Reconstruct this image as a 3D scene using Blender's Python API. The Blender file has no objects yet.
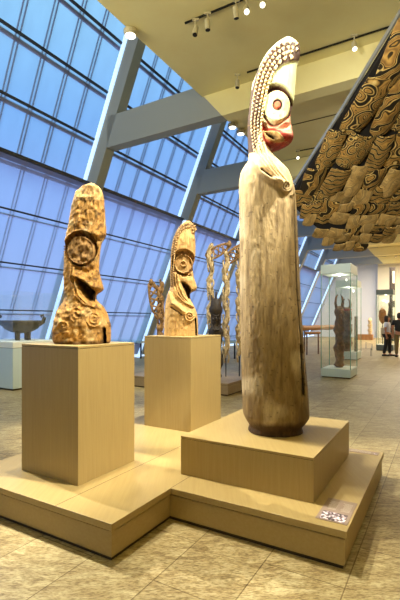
import bpy, math, random
import numpy as np
from mathutils import Vector
random.seed(7); rng = np.random.default_rng(7)
S = bpy.context.scene; COL = S.collection
# ------------------------------------------------------------------ camera, sky, lights, exposure
F = 416.455; H = 1.55; V0 = 320.3
cam = bpy.data.cameras.new('camera'); camo = bpy.data.objects.new('camera', cam); COL.objects.link(camo)
camo.location = (0, 0, H); camo.rotation_euler = (math.pi/2, 0, 0)
cam.sensor_fit = 'HORIZONTAL'; cam.sensor_width = 36; cam.lens = F/400*36; cam.shift_y = (V0-300)/400
cam.clip_end = 300
S.camera = camo
S.view_settings.view_transform = 'Standard'; S.view_settings.look = 'None'
S.view_settings.exposure = 0.0; S.view_settings.gamma = 1.0
def srgb(r, g, b):
    f = lambda c: (c/255/12.92) if c/255 <= .04045 else ((c/255+.055)/1.055)**2.4
    return (f(r), f(g), f(b), 1.0)
A = 0.532
RX, RY = math.sin(A), math.cos(A); LX, LY = -math.cos(A), math.sin(A)
def P(r, l, z=0.0): return (RX*r+LX*l, RY*r+LY*l, z)
def px(u, v, Y): return ((u-200)*Y/F, Y, H-(v-V0)*Y/F)
def r_of(x, y): return RX*x+RY*y
def l_of(x, y): return LX*x+LY*y

w = bpy.data.worlds.new('dusk_sky'); S.world = w; w.use_nodes = True
wn = w.node_tree.nodes; wl = w.node_tree.links; wn.clear()
wo = wn.new('ShaderNodeOutputWorld'); bg = wn.new('ShaderNodeBackground'); tc = wn.new('ShaderNodeTexCoord')
sx = wn.new('ShaderNodeSeparateXYZ'); wr = wn.new('ShaderNodeValToRGB')
wl.new(tc.outputs['Generated'], sx.inputs[0]); wl.new(sx.outputs['Z'], wr.inputs[0]); wl.new(wr.outputs[0], bg.inputs[0]); wl.new(bg.outputs[0], wo.inputs[0])
e = wr.color_ramp.elements
e[0].position = 0.0; e[0].color = srgb(150, 172, 226)
e[1].position = .62; e[1].color = srgb(150, 222, 255)
m = e.new(.22); m.color = srgb(126, 162, 238)
m = e.new(.42); m.color = srgb(112, 178, 246)
dn = wn.new('ShaderNodeVectorMath'); dn.operation = 'DOT_PRODUCT'; dn.inputs[1].default_value = (RX, RY, 0); wl.new(tc.outputs['Generated'], dn.inputs[0])
mr = wn.new('ShaderNodeMapRange'); mr.inputs['From Min'].default_value = .84; mr.inputs['From Max'].default_value = .97; mr.inputs['To Min'].default_value = 1.32; mr.inputs['To Max'].default_value = .42
wl.new(dn.outputs['Value'], mr.inputs['Value']); wl.new(mr.outputs[0], bg.inputs[1])   # sky dimmed along this axis so the far blinds look darker

def aim(o, tgt):
    d = Vector(tgt)-o.location; o.rotation_euler = d.to_track_quat('-Z', 'Y').to_euler()
def spot(name, loc, tgt, watts, deg, col=(1.0, .80, .50), blend=.5, size=.05):
    l = bpy.data.lights.new(name, 'SPOT'); l.energy = watts; l.spot_size = math.radians(deg); l.spot_blend = blend
    l.color = col; l.shadow_soft_size = size
    o = bpy.data.objects.new(name, l); o.location = loc; COL.objects.link(o); aim(o, tgt); return o
def area(name, loc, tgt, watts, sx_, sy_, col):
    l = bpy.data.lights.new(name, 'AREA'); l.energy = watts; l.shape = 'RECTANGLE'; l.size = sx_; l.size_y = sy_; l.color = col
    o = bpy.data.objects.new(name, l); o.location = loc; COL.objects.link(o); aim(o, tgt); return o
WARM = (1.0, .96, .82)
spot('track_and_added_spot', (-1.6, 4.7, 6.75), (.72, 3.75, 1.8), 1500, 36, WARM)
spot('track_and_added_spot', P(2.97, 7.6, 6.3), (1.3, 2.6, 0), 2600, 40, WARM, size=.03)
spot('track_and_added_spot', (.2, .9, 6.8), (.75, 3.6, 3.1), 1000, 24, WARM)
spot('track_and_added_spot', (2.7, 2.2, 6.75), (-1.1, 3.75, 1.6), 3400, 27, WARM)
spot('track_and_added_spot', (2.0, 3.6, 6.75), (-.2, 5.3, 1.5), 3500, 26, WARM)
spot('track_and_added_spot', (-2.6, 2.0, 6.75), (-1.1, 3.7, 2.3), 900, 12, WARM)
spot('track_and_added_spot', (-1.6, 3.0, 6.75), (-.25, 5.3, 2.1), 900, 13, WARM)
spot('track_and_added_spot', (-.9, 3.9, 6.8), (-.8, 2.0, 0), 1350, 52, WARM, .9)
spot('track_and_added_spot', (2.6, 6.4, 6.8), (.3, 9.6, 1.8), 1500, 34, WARM)
spot('track_and_added_spot', (3.4, 4.2, 6.8), (3.1, 5.4, 0), 350, 70, WARM, .9)
spot('track_and_added_spot', (-1.6, 1.5, 3.4), (3.0, 7.0, 4.2), 2100, 44, WARM, .8, .15)  # added uplight hanging in mid-air to brighten the canopy, no fixture there
spot('track_and_added_spot', P(7, 5.0, 6.8), (-4.3, 10.0, .9), 900, 20, WARM)  # added spot to brighten the bowl case
spot('track_and_added_spot', P(4.5, 6.5, 6.8), P(6.5, 7.0, 0), 900, 80, WARM, .9)  # added wide spot to warm the left aisle floor
area('added_ceiling_fill', P(20, 0, 6.3), P(20, 0, 0), 500, 8, 12, (1.0, .82, .52))  # added unseen area panel, stands in for lamps over the middle hall
area('added_ceiling_fill', P(33, 0, 6.3), P(33, 0, 0), 2600, 8, 8, (1.0, .88, .7))  # added unseen area panel to brighten the end wall
area('added_upward_fill', P(0, -1.5, 4.9), P(1.5, -1.5, 7), 260, 3, 3, (1.0, .90, .50))  # unseen panel added out of view to brighten the ceiling
area('added_upward_fill', P(0, 6.8, 5.2), P(1.5, 5.6, 6.9), 360, 2, 2, (1.0, .92, .60))  # second added panel out of view, lifting the beams and ribs
# ------------------------------------------------------------------ materials
MATS = {}
def mat(name, col, rough=.6, metal=0.0, noise=0.0, nscale=8.0, stretch=(1, 1, 1), bump=0.0, spec=.5, attr=False, col2=None, emit=None, rot=0.0):
    m = bpy.data.materials.new(name); m.use_nodes = True; MATS[name] = m
    n = m.node_tree.nodes; l = m.node_tree.links; b = n['Principled BSDF']
    b.inputs['Base Color'].default_value = col; b.inputs['Roughness'].default_value = rough; b.inputs['Metallic'].default_value = metal
    b.inputs['Specular IOR Level'].default_value = spec
    if emit: b.inputs['Emission Color'].default_value = col; b.inputs['Emission Strength'].default_value = emit
    if noise or bump or attr or col2:
        t = n.new('ShaderNodeTexCoord'); mp = n.new('ShaderNodeMapping'); mp.inputs['Scale'].default_value = stretch; mp.inputs['Rotation'].default_value = (0, 0, rot)
        l.new(t.outputs['Object'], mp.inputs[0])
        nz = n.new('ShaderNodeTexNoise'); nz.inputs['Scale'].default_value = nscale; nz.inputs['Detail'].default_value = 6; nz.inputs['Roughness'].default_value = .65
        l.new(mp.outputs[0], nz.inputs['Vector'])
        rp = n.new('ShaderNodeValToRGB'); rp.color_ramp.elements[0].position = .32; rp.color_ramp.elements[1].position = .68
        k = 1-noise
        if attr or not col2:
            rp.color_ramp.elements[0].color = (k, k*.96, k*.9, 1); rp.color_ramp.elements[1].color = (1, 1, 1, 1)
            mx = n.new('ShaderNodeMix'); mx.data_type = 'RGBA'; mx.blend_type = 'MULTIPLY'; mx.inputs[0].default_value = 1
            if attr:
                at = n.new('ShaderNodeAttribute'); at.attribute_name = 'Col'; l.new(at.outputs['Color'], mx.inputs[6])
            else: mx.inputs[6].default_value = col
            l.new(rp.outputs[0], mx.inputs[7]); l.new(mx.outputs[2], b.inputs['Base Color'])
        else:
            rp.color_ramp.elements[0].color = col2; rp.color_ramp.elements[1].color = col; l.new(rp.outputs[0], b.inputs['Base Color'])
        l.new(nz.outputs[0], rp.inputs[0])
        if bump:
            bp = n.new('ShaderNodeBump'); bp.inputs['Strength'].default_value = bump; bp.inputs['Distance'].default_value = .02
            l.new(nz.outputs[0], bp.inputs['Height']); l.new(bp.outputs[0], b.inputs['Normal'])
    return m
veneer = mat('oak_veneer', srgb(172, 148, 94), .42, noise=.12, nscale=60, stretch=(1, 1, .04), rot=-A)
veneer_h = mat('oak_veneer_flat', srgb(172, 148, 94), .45, noise=.10, nscale=50, stretch=(1, .05, 1), rot=A)
toe = mat('dark_toe_kick', srgb(70, 52, 24), .7)
weathered = mat('weathered_carved_wood', (1, 1, 1, 1), .7, noise=.62, nscale=17, stretch=(1, 1, .6), bump=1.0, attr=True, spec=.3)
carved = mat('carved_wood', (1, 1, 1, 1), .65, noise=.45, nscale=26, stretch=(1, 1, .22), bump=.6, attr=True, spec=.3)
poledwood = mat('bis_pole_wood', srgb(232, 206, 160), .7, noise=.45, nscale=14, bump=.5, spec=.3)
darkwood = mat('dark_carved_wood', srgb(58, 46, 36), .6, noise=.5, nscale=14, bump=.5)
tanwood = mat('tan_carved_wood', srgb(176, 134, 80), .6, noise=.5, nscale=14, bump=.5)
brownwood = mat('brown_carved_wood', srgb(150, 104, 66), .6, noise=.88, nscale=8, bump=.6)
logwood = mat('log_wood', srgb(176, 124, 72), .6, noise=.4, nscale=8, bump=.4)
bowlwood = mat('bowl_wood', srgb(82, 76, 62), .5, noise=.5, nscale=10, bump=.3)
crestm = mat('crest_pale', srgb(206, 184, 140), .6, noise=.15, nscale=20)
crest2 = mat('crest_tan', srgb(226, 192, 136), .7, noise=.2, nscale=20)
crest1 = mat('crest_brown', srgb(196, 158, 100), .7, noise=.3, nscale=20)
red = mat('red_ochre', srgb(190, 84, 54), .7, noise=.3, nscale=30)
black = mat('black_paint', srgb(22, 18, 14), .7)
beam_m = mat('beam_paint', srgb(152, 156, 156), .7, spec=.2)
ceil_m = mat('ceiling_paint', srgb(232, 222, 168), .85, noise=.03, nscale=1.5, spec=.1)
ceil_g = mat('ceiling_grey', srgb(150, 142, 118), .85, spec=.1)
wall_w = mat('wall_white', srgb(222, 224, 230), .85, spec=.1)
wall_c = mat('wall_cream', srgb(226, 218, 196), .85, spec=.1)
mull = mat('mullion_metal', srgb(58, 64, 78), .5, .3)
mull_l = mat('mullion_light', srgb(120, 132, 168), .5, .1)
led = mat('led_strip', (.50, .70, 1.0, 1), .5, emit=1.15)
lampface = mat('lamp_face', (1.0, .97, .88, 1), .5, emit=3)
canm = mat('lamp_can_white', srgb(190, 180, 150), .5)
blackm = mat('black_metal', srgb(24, 24, 24), .4, .5)
steel = mat('brushed_steel', srgb(150, 150, 146), .45, .7)
casepaint = mat('case_paint', srgb(200, 216, 214), .45)
casetop = mat('case_dark_cap', srgb(92, 104, 104), .45)
casefloor = mat('case_deck', srgb(236, 238, 226), .6)
labelm = mat('label_card', srgb(146, 124, 108), .6)
labeltx = mat('label_lettering', srgb(196, 180, 162), .6)
skin = mat('skin', srgb(176, 122, 94), .6)
hair = mat('hair', srgb(34, 26, 22), .7)
shirt_l = mat('pale_lavender_shirt', srgb(196, 200, 226), .8)
shirt_b = mat('black_shirt', srgb(18, 18, 20), .8)
trous_b = mat('black_trousers', srgb(20, 20, 24), .8)
trous_o = mat('olive_trousers', srgb(120, 102, 62), .8)
bagm = mat('beige_bag', srgb(206, 186, 150), .8)

def glass_mat(name, tint, gl):
    m = bpy.data.materials.new(name); m.use_nodes = True; n = m.node_tree.nodes; l = m.node_tree.links; n.clear()
    o = n.new('ShaderNodeOutputMaterial'); t = n.new('ShaderNodeBsdfTransparent'); g = n.new('ShaderNodeBsdfGlossy'); mx = n.new('ShaderNodeMixShader')
    t.inputs[0].default_value = tint; g.inputs[0].default_value = (1, 1, 1, 1); g.inputs['Roughness'].default_value = .03
    mx.inputs[0].default_value = gl
    l.new(t.outputs[0], mx.inputs[1]); l.new(g.outputs[0], mx.inputs[2]); l.new(mx.outputs[0], o.inputs[0]); return m
case_glass = glass_mat('case_glass', (.975, .992, .985, 1), .05)
edge_glass = mat('case_glass_edge', srgb(96, 150, 132), .2)
def scrim_mat(name, tint, diffc, fac):
    # fine woven blind behind glass: part open weave, part glowing translucent thread
    m = bpy.data.materials.new(name); m.use_nodes = True; n = m.node_tree.nodes; l = m.node_tree.links; n.clear()
    o = n.new('ShaderNodeOutputMaterial'); t = n.new('ShaderNodeBsdfTransparent'); d = n.new('ShaderNodeBsdfTranslucent'); mx = n.new('ShaderNodeMixShader')
    tcn = n.new('ShaderNodeTexCoord'); mp = n.new('ShaderNodeMapping'); mp.inputs['Scale'].default_value = (2.2, 2.2, .35)
    nz = n.new('ShaderNodeTexNoise'); nz.inputs['Scale'].default_value = 1.6; nz.inputs['Detail'].default_value = 5
    rp = n.new('ShaderNodeValToRGB'); rp.color_ramp.elements[0].position = .3; rp.color_ramp.elements[1].position = .72
    rp.color_ramp.elements[0].color = tuple(c*.86 for c in tint[:3])+(1,); rp.color_ramp.elements[1].color = tint
    l.new(tcn.outputs['Object'], mp.inputs[0]); l.new(mp.outputs[0], nz.inputs['Vector']); l.new(nz.outputs[0], rp.inputs[0]); l.new(rp.outputs[0], t.inputs[0])
    d.inputs[0].default_value = diffc; mx.inputs[0].default_value = fac
    l.new(t.outputs[0], mx.inputs[1]); l.new(d.outputs[0], mx.inputs[2]); l.new(mx.outputs[0], o.inputs[0]); return m
scrim_u = scrim_mat('upper_scrim', (.90, .84, .86, 1), (.86, .80, .84, 1), .38)
scrim_l = scrim_mat('lower_scrim', (.96, .82, .86, 1), (.99, .90, .95, 1), .5)

def floor_mat():
    m = bpy.data.materials.new('stone_floor'); m.use_nodes = True; n = m.node_tree.nodes; l = m.node_tree.links; b = n['Principled BSDF']
    t = n.new('ShaderNodeTexCoord'); mp = n.new('ShaderNodeMapping'); mp.inputs['Rotation'].default_value = (0, 0, A-math.pi/2)
    l.new(t.outputs['Object'], mp.inputs[0])
    br = n.new('ShaderNodeTexBrick'); br.inputs['Scale'].default_value = 1; br.inputs['Brick Width'].default_value = 1.0; br.inputs['Row Height'].default_value = .5
    br.inputs['Mortar Size'].default_value = .004; br.inputs['Color1'].default_value = (1, 1, 1, 1); br.inputs['Color2'].default_value = (.72, .68, .60, 1); br.inputs['Mortar'].default_value = (.42, .36, .26, 1)
    br.offset = .5
    l.new(mp.outputs[0], br.inputs['Vector'])
    n1 = n.new('ShaderNodeTexNoise'); n1.inputs['Scale'].default_value = 7; n1.inputs['Detail'].default_value = 9; n1.inputs['Roughness'].default_value = .78; n1.inputs['Distortion'].default_value = .5
    mp2 = n.new('ShaderNodeMapping'); mp2.inputs['Rotation'].default_value = (0, 0, .9); mp2.inputs['Scale'].default_value = (.7, 2.4, 1)
    l.new(t.outputs['Object'], mp2.inputs[0]); l.new(mp2.outputs[0], n1.inputs['Vector'])
    r1 = n.new('ShaderNodeValToRGB'); r1.color_ramp.elements[0].position = .36; r1.color_ramp.elements[0].color = srgb(132, 110, 72); r1.color_ramp.elements[1].position = .6; r1.color_ramp.elements[1].color = srgb(196, 180, 136)
    q = r1.color_ramp.elements.new(.47); q.color = srgb(170, 150, 104)
    l.new(n1.outputs[0], r1.inputs[0])
    n2 = n.new('ShaderNodeTexNoise'); n2.inputs['Scale'].default_value = 55; n2.inputs['Detail'].default_value = 3
    l.new(mp2.outputs[0], n2.inputs['Vector'])
    r2 = n.new('ShaderNodeValToRGB'); r2.color_ramp.elements[0].position = .38; r2.color_ramp.elements[0].color = (.58, .54, .44, 1); r2.color_ramp.elements[1].position = .55
    l.new(n2.outputs[0], r2.inputs[0])
    m1 = n.new('ShaderNodeMix'); m1.data_type = 'RGBA'; m1.blend_type = 'MULTIPLY'; m1.inputs[0].default_value = 1
    m2 = n.new('ShaderNodeMix'); m2.data_type = 'RGBA'; m2.blend_type = 'MULTIPLY'; m2.inputs[0].default_value = 1
    l.new(r1.outputs[0], m1.inputs[6]); l.new(br.outputs[0], m1.inputs[7]); l.new(m1.outputs[2], m2.inputs[6]); l.new(r2.outputs[0], m2.inputs[7])
    l.new(m2.outputs[2], b.inputs['Base Color']); b.inputs['Roughness'].default_value = .48; b.inputs['Specular IOR Level'].default_value = .35
    bp = n.new('ShaderNodeBump'); bp.inputs['Strength'].default_value = .08; bp.inputs['Distance'].default_value = .01; l.new(n1.outputs[0], bp.inputs['Height']); l.new(bp.outputs[0], b.inputs['Normal'])
    return m
floor_m = floor_mat()
def painted_mat(name, kind, scale, light=1.0):
    # painted sago-spathe panels: looping bands in ochre, black and brown, different on every panel
    m = bpy.data.materials.new(name); m.use_nodes = True; n = m.node_tree.nodes; l = m.node_tree.links; b = n['Principled BSDF']
    t = n.new('ShaderNodeTexCoord'); oi = n.new('ShaderNodeObjectInfo')
    ml = n.new('ShaderNodeMath'); ml.operation = 'MULTIPLY'; ml.inputs[1].default_value = 40; l.new(oi.outputs['Random'], ml.inputs[0])
    vm = n.new('ShaderNodeVectorMath'); vm.operation = 'ADD'; l.new(t.outputs['Object'], vm.inputs[0]); l.new(ml.outputs[0], vm.inputs[1])
    nz = n.new('ShaderNodeTexNoise'); nz.inputs['Scale'].default_value = 3; nz.inputs['Detail'].default_value = 1; l.new(vm.outputs[0], nz.inputs['Vector'])
    ad = n.new('ShaderNodeMix'); ad.data_type = 'RGBA'; ad.blend_type = 'LINEAR_LIGHT'; ad.inputs[0].default_value = .10; l.new(vm.outputs[0], ad.inputs[6]); l.new(nz.outputs['Color'], ad.inputs[7])
    if kind == 'loops':
        vo = n.new('ShaderNodeTexVoronoi'); vo.inputs['Scale'].default_value = scale; vo.inputs['Randomness'].default_value = .6; l.new(ad.outputs[2], vo.inputs['Vector']); src = vo.outputs['Distance']; k = 4.2
    else:
        vo = n.new('ShaderNodeTexWave'); vo.wave_type = 'BANDS'; vo.bands_direction = 'Y' if kind == 'bars' else 'DIAGONAL'; vo.inputs['Scale'].default_value = scale; vo.inputs['Distortion'].default_value = 5; vo.inputs['Detail'].default_value = 0; vo.inputs['Detail Scale'].default_value = 1.6
        l.new(ad.outputs[2], vo.inputs['Vector']); src = vo.outputs['Fac']; k = 1.0
    mu = n.new('ShaderNodeMath'); mu.operation = 'MULTIPLY'; mu.inputs[1].default_value = k; l.new(src, mu.inputs[0])
    fr = n.new('ShaderNodeMath'); fr.operation = 'PINGPONG'; fr.inputs[1].default_value = 1; l.new(mu.outputs[0], fr.inputs[0])
    rp = n.new('ShaderNodeValToRGB'); els = rp.color_ramp.elements
    els[0].position = 0; els[0].color = srgb(26, 20, 12); els[1].position = 1; els[1].color = srgb(126, 94, 50)
    for p_, c_ in ((.24, (30, 24, 14)), (.32, (212, 186, 120)), (.46, (164, 128, 64)), (.54, (44, 34, 20)), (.70, (60, 46, 24)), (.78, (178, 140, 72))):
        q = els.new(p_); q.color = srgb(*c_)
    l.new(fr.outputs[0], rp.inputs[0])
    n2 = n.new('ShaderNodeTexNoise'); n2.inputs['Scale'].default_value = 7; n2.inputs['Detail'].default_value = 5; l.new(vm.outputs[0], n2.inputs['Vector'])
    r2 = n.new('ShaderNodeValToRGB'); r2.color_ramp.elements[0].position = .3; r2.color_ramp.elements[0].color = (.5, .46, .36, 1); r2.color_ramp.elements[1].position = .6
    l.new(n2.outputs[0], r2.inputs[0])
    base = rp.outputs[0]
    if kind == 'plain':
        mz = n.new('ShaderNodeMix'); mz.data_type = 'RGBA'; mz.inputs[0].default_value = .62; mz.inputs[7].default_value = srgb(176, 148, 96); l.new(rp.outputs[0], mz.inputs[6]); base = mz.outputs[2]
    m1 = n.new('ShaderNodeMix'); m1.data_type = 'RGBA'; m1.blend_type = 'MULTIPLY'; m1.inputs[0].default_value = .9; l.new(base, m1.inputs[6]); l.new(r2.outputs[0], m1.inputs[7])
    l.new(m1.outputs[2], b.inputs['Base Color']); b.inputs['Roughness'].default_value = .5; b.inputs['Specular IOR Level'].default_value = .4
    return m
painted = [painted_mat('painted_loops', 'loops', 4.0), painted_mat('painted_loops_small', 'loops', 6.0), painted_mat('painted_bars', 'bars', 4.6), painted_mat('painted_chevrons', 'diag', 3.4), painted_mat('weathered_bark', 'plain', 3.0), painted_mat('weathered_bark_dark', 'plain', 5.0)]
def photo_mat():
    m = bpy.data.materials.new('label_photo'); m.use_nodes = True; n = m.node_tree.nodes; l = m.node_tree.links; b = n['Principled BSDF']
    t = n.new('ShaderNodeTexCoord'); nz = n.new('ShaderNodeTexNoise'); nz.inputs['Scale'].default_value = 45; nz.inputs['Detail'].default_value = 2; l.new(t.outputs['Object'], nz.inputs['Vector'])
    r = n.new('ShaderNodeValToRGB'); r.color_ramp.elements[0].position = .38; r.color_ramp.elements[0].color = srgb(30, 40, 24); r.color_ramp.elements[1].position = .62; r.color_ramp.elements[1].color = srgb(236, 224, 226)
    q = r.color_ramp.elements.new(.5); q.color = srgb(110, 80, 96); l.new(nz.outputs[0], r.inputs[0]); l.new(r.outputs[0], b.inputs['Base Color']); return m
photo_m = photo_mat()

# ------------------------------------------------------------------ helpers
def tag(o, label=None, cat=None, group=None, kind=None):
    if label: o['label'] = label
    if cat: o['category'] = cat
    if group: o['group'] = group
    if kind: o['kind'] = kind
    return o
def empty(name, loc, label, cat, group=None):
    o = bpy.data.objects.new(name, None); COL.objects.link(o); o.location = loc; o.empty_display_size = .1
    return tag(o, label, cat, group)
def wloc(o):
    v = Vector((0, 0, 0))
    while o: v = v+o.location; o = o.parent
    return v
class MB:
    def __init__(s): s.v = []; s.f = []
    def add(s, vs, fs):
        k = len(s.v); s.v += [tuple(q) for q in vs]; s.f += [tuple(i+k for i in f) for f in fs]; return s
    def hexa(s, lo, hi):  # lo, hi: 4 points each, ccw from above
        s.add(list(lo)+list(hi), [(3, 2, 1, 0), (4, 5, 6, 7), (0, 1, 5, 4), (1, 2, 6, 5), (2, 3, 7, 6), (3, 0, 4, 7)]); return s
    def rl(s, r0, r1, l0, l1, z0, z1):
        q = [(r0, l1), (r0, l0), (r1, l0), (r1, l1)]
        return s.hexa([P(a, b, z0) for a, b in q], [P(a, b, z1) for a, b in q])
    def box(s, c, d, rz=0.0):
        cx, cy, cz = c; dx, dy, dz = d[0]/2, d[1]/2, d[2]/2; co, si = math.cos(rz), math.sin(rz)
        q = [(cx+x*co-y*si, cy+x*si+y*co) for x, y in ((-dx, -dy), (dx, -dy), (dx, dy), (-dx, dy))]
        return s.hexa([(x, y, cz-dz) for x, y in q], [(x, y, cz+dz) for x, y in q])
    def prism(s, poly, z0, z1):
        n = len(poly)
        a = sum(poly[i][0]*poly[(i+1) % n][1]-poly[(i+1) % n][0]*poly[i][1] for i in range(n))
        if a < 0: poly = poly[::-1]
        s.add([(x, y, z0) for x, y in poly]+[(x, y, z1) for x, y in poly],
              [tuple(range(n-1, -1, -1)), tuple(range(n, 2*n))]+[(i, (i+1) % n, (i+1) % n+n, i+n) for i in range(n)]); return s
    def tube(s, pts, rad, n=8, squash=None):
        pts = [Vector(p) for p in pts]; rad = rad if hasattr(rad, '__len__') else [rad]*len(pts)
        vs = []
        for i, p in enumerate(pts):
            d = (pts[min(i+1, len(pts)-1)]-pts[max(i-1, 0)]).normalized()
            up = Vector((0, 0, 1)) if abs(d.z) < .9 else Vector((1, 0, 0))
            a = d.cross(up).normalized(); b = a.cross(d).normalized()
            if abs(d.z) >= .9: a, b = Vector((0, 1, 0)), Vector((1, 0, 0)); a = (a-d*a.dot(d)).normalized(); b = d.cross(a)
            for k in range(n):
                t = 2*math.pi*k/n; q = p+(a*math.cos(t)+b*math.sin(t))*rad[i]
                vs.append(q)
        fs = [(i*n+k, i*n+(k+1) % n, (i+1)*n+(k+1) % n, (i+1)*n+k) for i in range(len(pts)-1) for k in range(n)]
        fs += [tuple(range(n-1, -1, -1)), tuple(range((len(pts)-1)*n, len(pts)*n))]
        return s.add(vs, fs)
    def lathe(s, c, prof, n=20, sxy=(1, 1)):
        vs = [(c[0]+r*math.cos(2*math.pi*k/n)*sxy[0], c[1]+r*math.sin(2*math.pi*k/n)*sxy[1], c[2]+z) for r, z in prof for k in range(n)]
        fs = [(i*n+k, i*n+(k+1) % n, (i+1)*n+(k+1) % n, (i+1)*n+k) for i in range(len(prof)-1) for k in range(n)]
        fs += [tuple(range(n-1, -1, -1)), tuple(range((len(prof)-1)*n, len(prof)*n))]
        return s.add(vs, fs)
    def build(s, name, m, parent=None, smooth=False, bevel=0, label=None):
        me = bpy.data.meshes.new(name); off = wloc(parent) if parent else Vector((0, 0, 0))
        if parent is None and s.v:
            a = np.array(s.v); off = Vector(((a[:, 0].min()+a[:, 0].max())/2, (a[:, 1].min()+a[:, 1].max())/2, a[:, 2].min()))
        me.from_pydata([Vector(q)-off for q in s.v], [], s.f); me.update(); me.validate()
        me.materials.append(m); o = bpy.data.objects.new(name, me); COL.objects.link(o)
        if parent: o.parent = parent
        else: o.location = off
        if smooth: me.polygons.foreach_set('use_smooth', [True]*len(me.polygons))
        if bevel:
            b = o.modifiers.new('bevel', 'BEVEL'); b.width = bevel; b.segments = 2; b.limit_method = 'ANGLE'
        if label: o['label'] = label
        return o
def struct(name, mb, m, parent=None, **k):
    o = mb.build(name, m, parent, **k)
    if not parent: o['kind'] = 'structure'
    return o
def copy_tree(o, loc=None, parent=None, label=None):
    c = o.copy(); COL.objects.link(c)
    if parent: c.parent = parent
    if loc is not None: c.location = loc
    if label: c['label'] = label
    for ch in o.children: copy_tree(ch, None, c)
    return c
# ------------------------------------------------------------------ setting
struct('floor', MB().rl(-8, 41, -14, 14, -.1, 0), floor_m)
S1, SP = 8.75, 4.95
RIBS = [S1+SP*(k-1) for k in range(0, 8)]
TAN = math.tan(math.radians(23))
def lu(z): return 10.84-(z-H)*TAN      # upper glazing plane
def ll(z): return 10.50-(z-H)*TAN      # lower blind plane
ZT = 11.5
# window frames and panes, bay by bay
def slab(mb, r0, r1, lf, z0, z1, th=.04, off=0.0):
    mb.hexa([P(r0, lf(z0)+off+th, z0), P(r0, lf(z0)+off, z0), P(r1, lf(z0)+off, z0), P(r1, lf(z0)+off+th, z0)],
            [P(r0, lf(z1)+off+th, z1), P(r0, lf(z1)+off, z1), P(r1, lf(z1)+off, z1), P(r1, lf(z1)+off+th, z1)])
def pane(mb, r0, r1, lf, z0, z1):
    mb.add([P(r0, lf(z0), z0), P(r1, lf(z0), z0), P(r1, lf(z1), z1), P(r0, lf(z1), z1)], [(0, 1, 2, 3)])
ups = [5.5, 6.7, 7.9, 9.1, 10.3, ZT]; los = [0.0, .62, 1.83, 3.05, 4.3, 5.5]
wi = 0
edges = [-3.2]+RIBS+[41]
for b in range(len(edges)-1):
    r0, r1 = edges[b]+.0, edges[b+1]-.0
    wi += 1
    root = bpy.data.objects.new('window_%d' % wi, None); COL.objects.link(root); root.location = P((r0+r1)/2, lu(0), 0); root['kind'] = 'structure'
    g = MB(); pane(g, r0, r1, lu, 5.45, ZT); g.build('upper_glazing', scrim_u, root)
    g = MB(); pane(g, r0, r1, lambda z: ll(z)+.02, 0, 5.5); g.build('lower_glazing', scrim_l, root)
    fr = MB(); frl = MB()
    for z in ups[:]: slab(fr, r0, r1, lu, z-.022, z+.022, .05, -.06); slab(frl, r0, r1, lu, z-.13, z-.05, .03, .03)
    slab(fr, r0, r1, lambda z: ll(z), 5.45, 5.53, .34, -.02)
    for z in los[1:-1]: slab(fr, r0, r1, ll, z-.018, z+.018, .03, -.04); slab(frl, r0, r1, ll, z-.12, z-.09, .01, .04)
    n = max(1, round((r1-r0)/(SP/7)))
    for j in range(1, n):
        r = r1-(r1-r0)*j/n
        slab(frl, r-.062, r-.03, lu, 5.5, ZT, .02, .03); slab(frl, r+.03, r+.062, lu, 5.5, ZT, .02, .03)
        slab(frl, r-.055, r-.035, ll, 0, 5.45, .015, .04); slab(frl, r+.035, r+.055, ll, 0, 5.45, .015, .04)
    fr.build('window_frame', mull, root); frl.build('mullion', mull_l, root)
# ribs, cross beams
def lin(z): return lu(z)-.58           # inner edge of the ribs
ri = 0
for s in RIBS[1:]:
    ri += 1
    root = bpy.data.objects.new('trim_%d' % ri, None); COL.objects.link(root); root.location = P(s, lu(0), 0); root['kind'] = 'structure'
    rb = MB().hexa([P(s, lu(0)-.05, 0), P(s, lin(0), 0), P(s+.32, lin(0), 0), P(s+.32, lu(0)-.05, 0)],
                   [P(s, lu(ZT)-.05, ZT), P(s, lin(ZT), ZT), P(s+.32, lin(ZT), ZT), P(s+.32, lu(ZT)-.05, ZT)])
    rb.build('rib', beam_m, root)
    MB().rl(s, s+.32, 4.3, lin(6.8)+.15, 6.4, 7.26).build('cross_beam', beam_m, root)
    MB().hexa([P(s-.02, 4.54, 6.38), P(s-.02, -9, 6.38), P(s+.34, -9, 6.38), P(s+.34, 4.54, 6.38)], [P(s-.02, 5.04, 6.97), P(s-.02, -9, 6.97), P(s+.34, -9, 6.97), P(s+.34, 5.04, 6.97)]).build('soffit_beam_light_edge', ceil_m, root)  # beam under the ceiling; warm paint and slanted end draw a light boundary
    lt = MB()
    for (z0, z1, lf) in ((5.6, ZT, lu), (0.0, 5.44, ll)):
        slab(lt, s-.05, s-.005, lf, z0, z1, .13, -.17)
    lt.build('light_strip', led, root)
# ceiling: one slab with the open atrium strip along the glass
struct('ceiling', MB().rl(-8, 8.75, -9, 5.08, 6.97, 7.3).rl(8.75, 41, -9, 5.08, 7.0, 7.3).rl(-8, 41, 4.9, 5.08, 7.3, 12), ceil_m)
struct('ceiling_panel', MB().rl(-8, 41, 5.0, 8, ZT, ZT+.2), beam_m)
sm = MB()
for l_ in (-6, -3.5, -1, 1.5): sm.rl(9.1, 40, l_, l_+.02, 6.985, 7.0)
for r_ in (11.3, 16.2, 21): sm.rl(r_, r_+.02, -9, 5, 6.985, 7.0)
struct('trim_20', sm, toe)
struct('wall_back', MB().rl(-8.2, -8, -14, 14, 0, 12), wall_c)
struct('wall_right', MB().rl(-8, 41, -9.2, -9, 0, 7), wall_c)
struct('wall_end', MB().rl(40, 40.3, .2-3.0, 12, 0, 12), wall_w)
le = l_of(*px(377, 320, 36.2)[:2])
struct('wall_far', MB().rl(39.4, 40.3, -12, le, 0, 6.99), wall_c)
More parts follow.
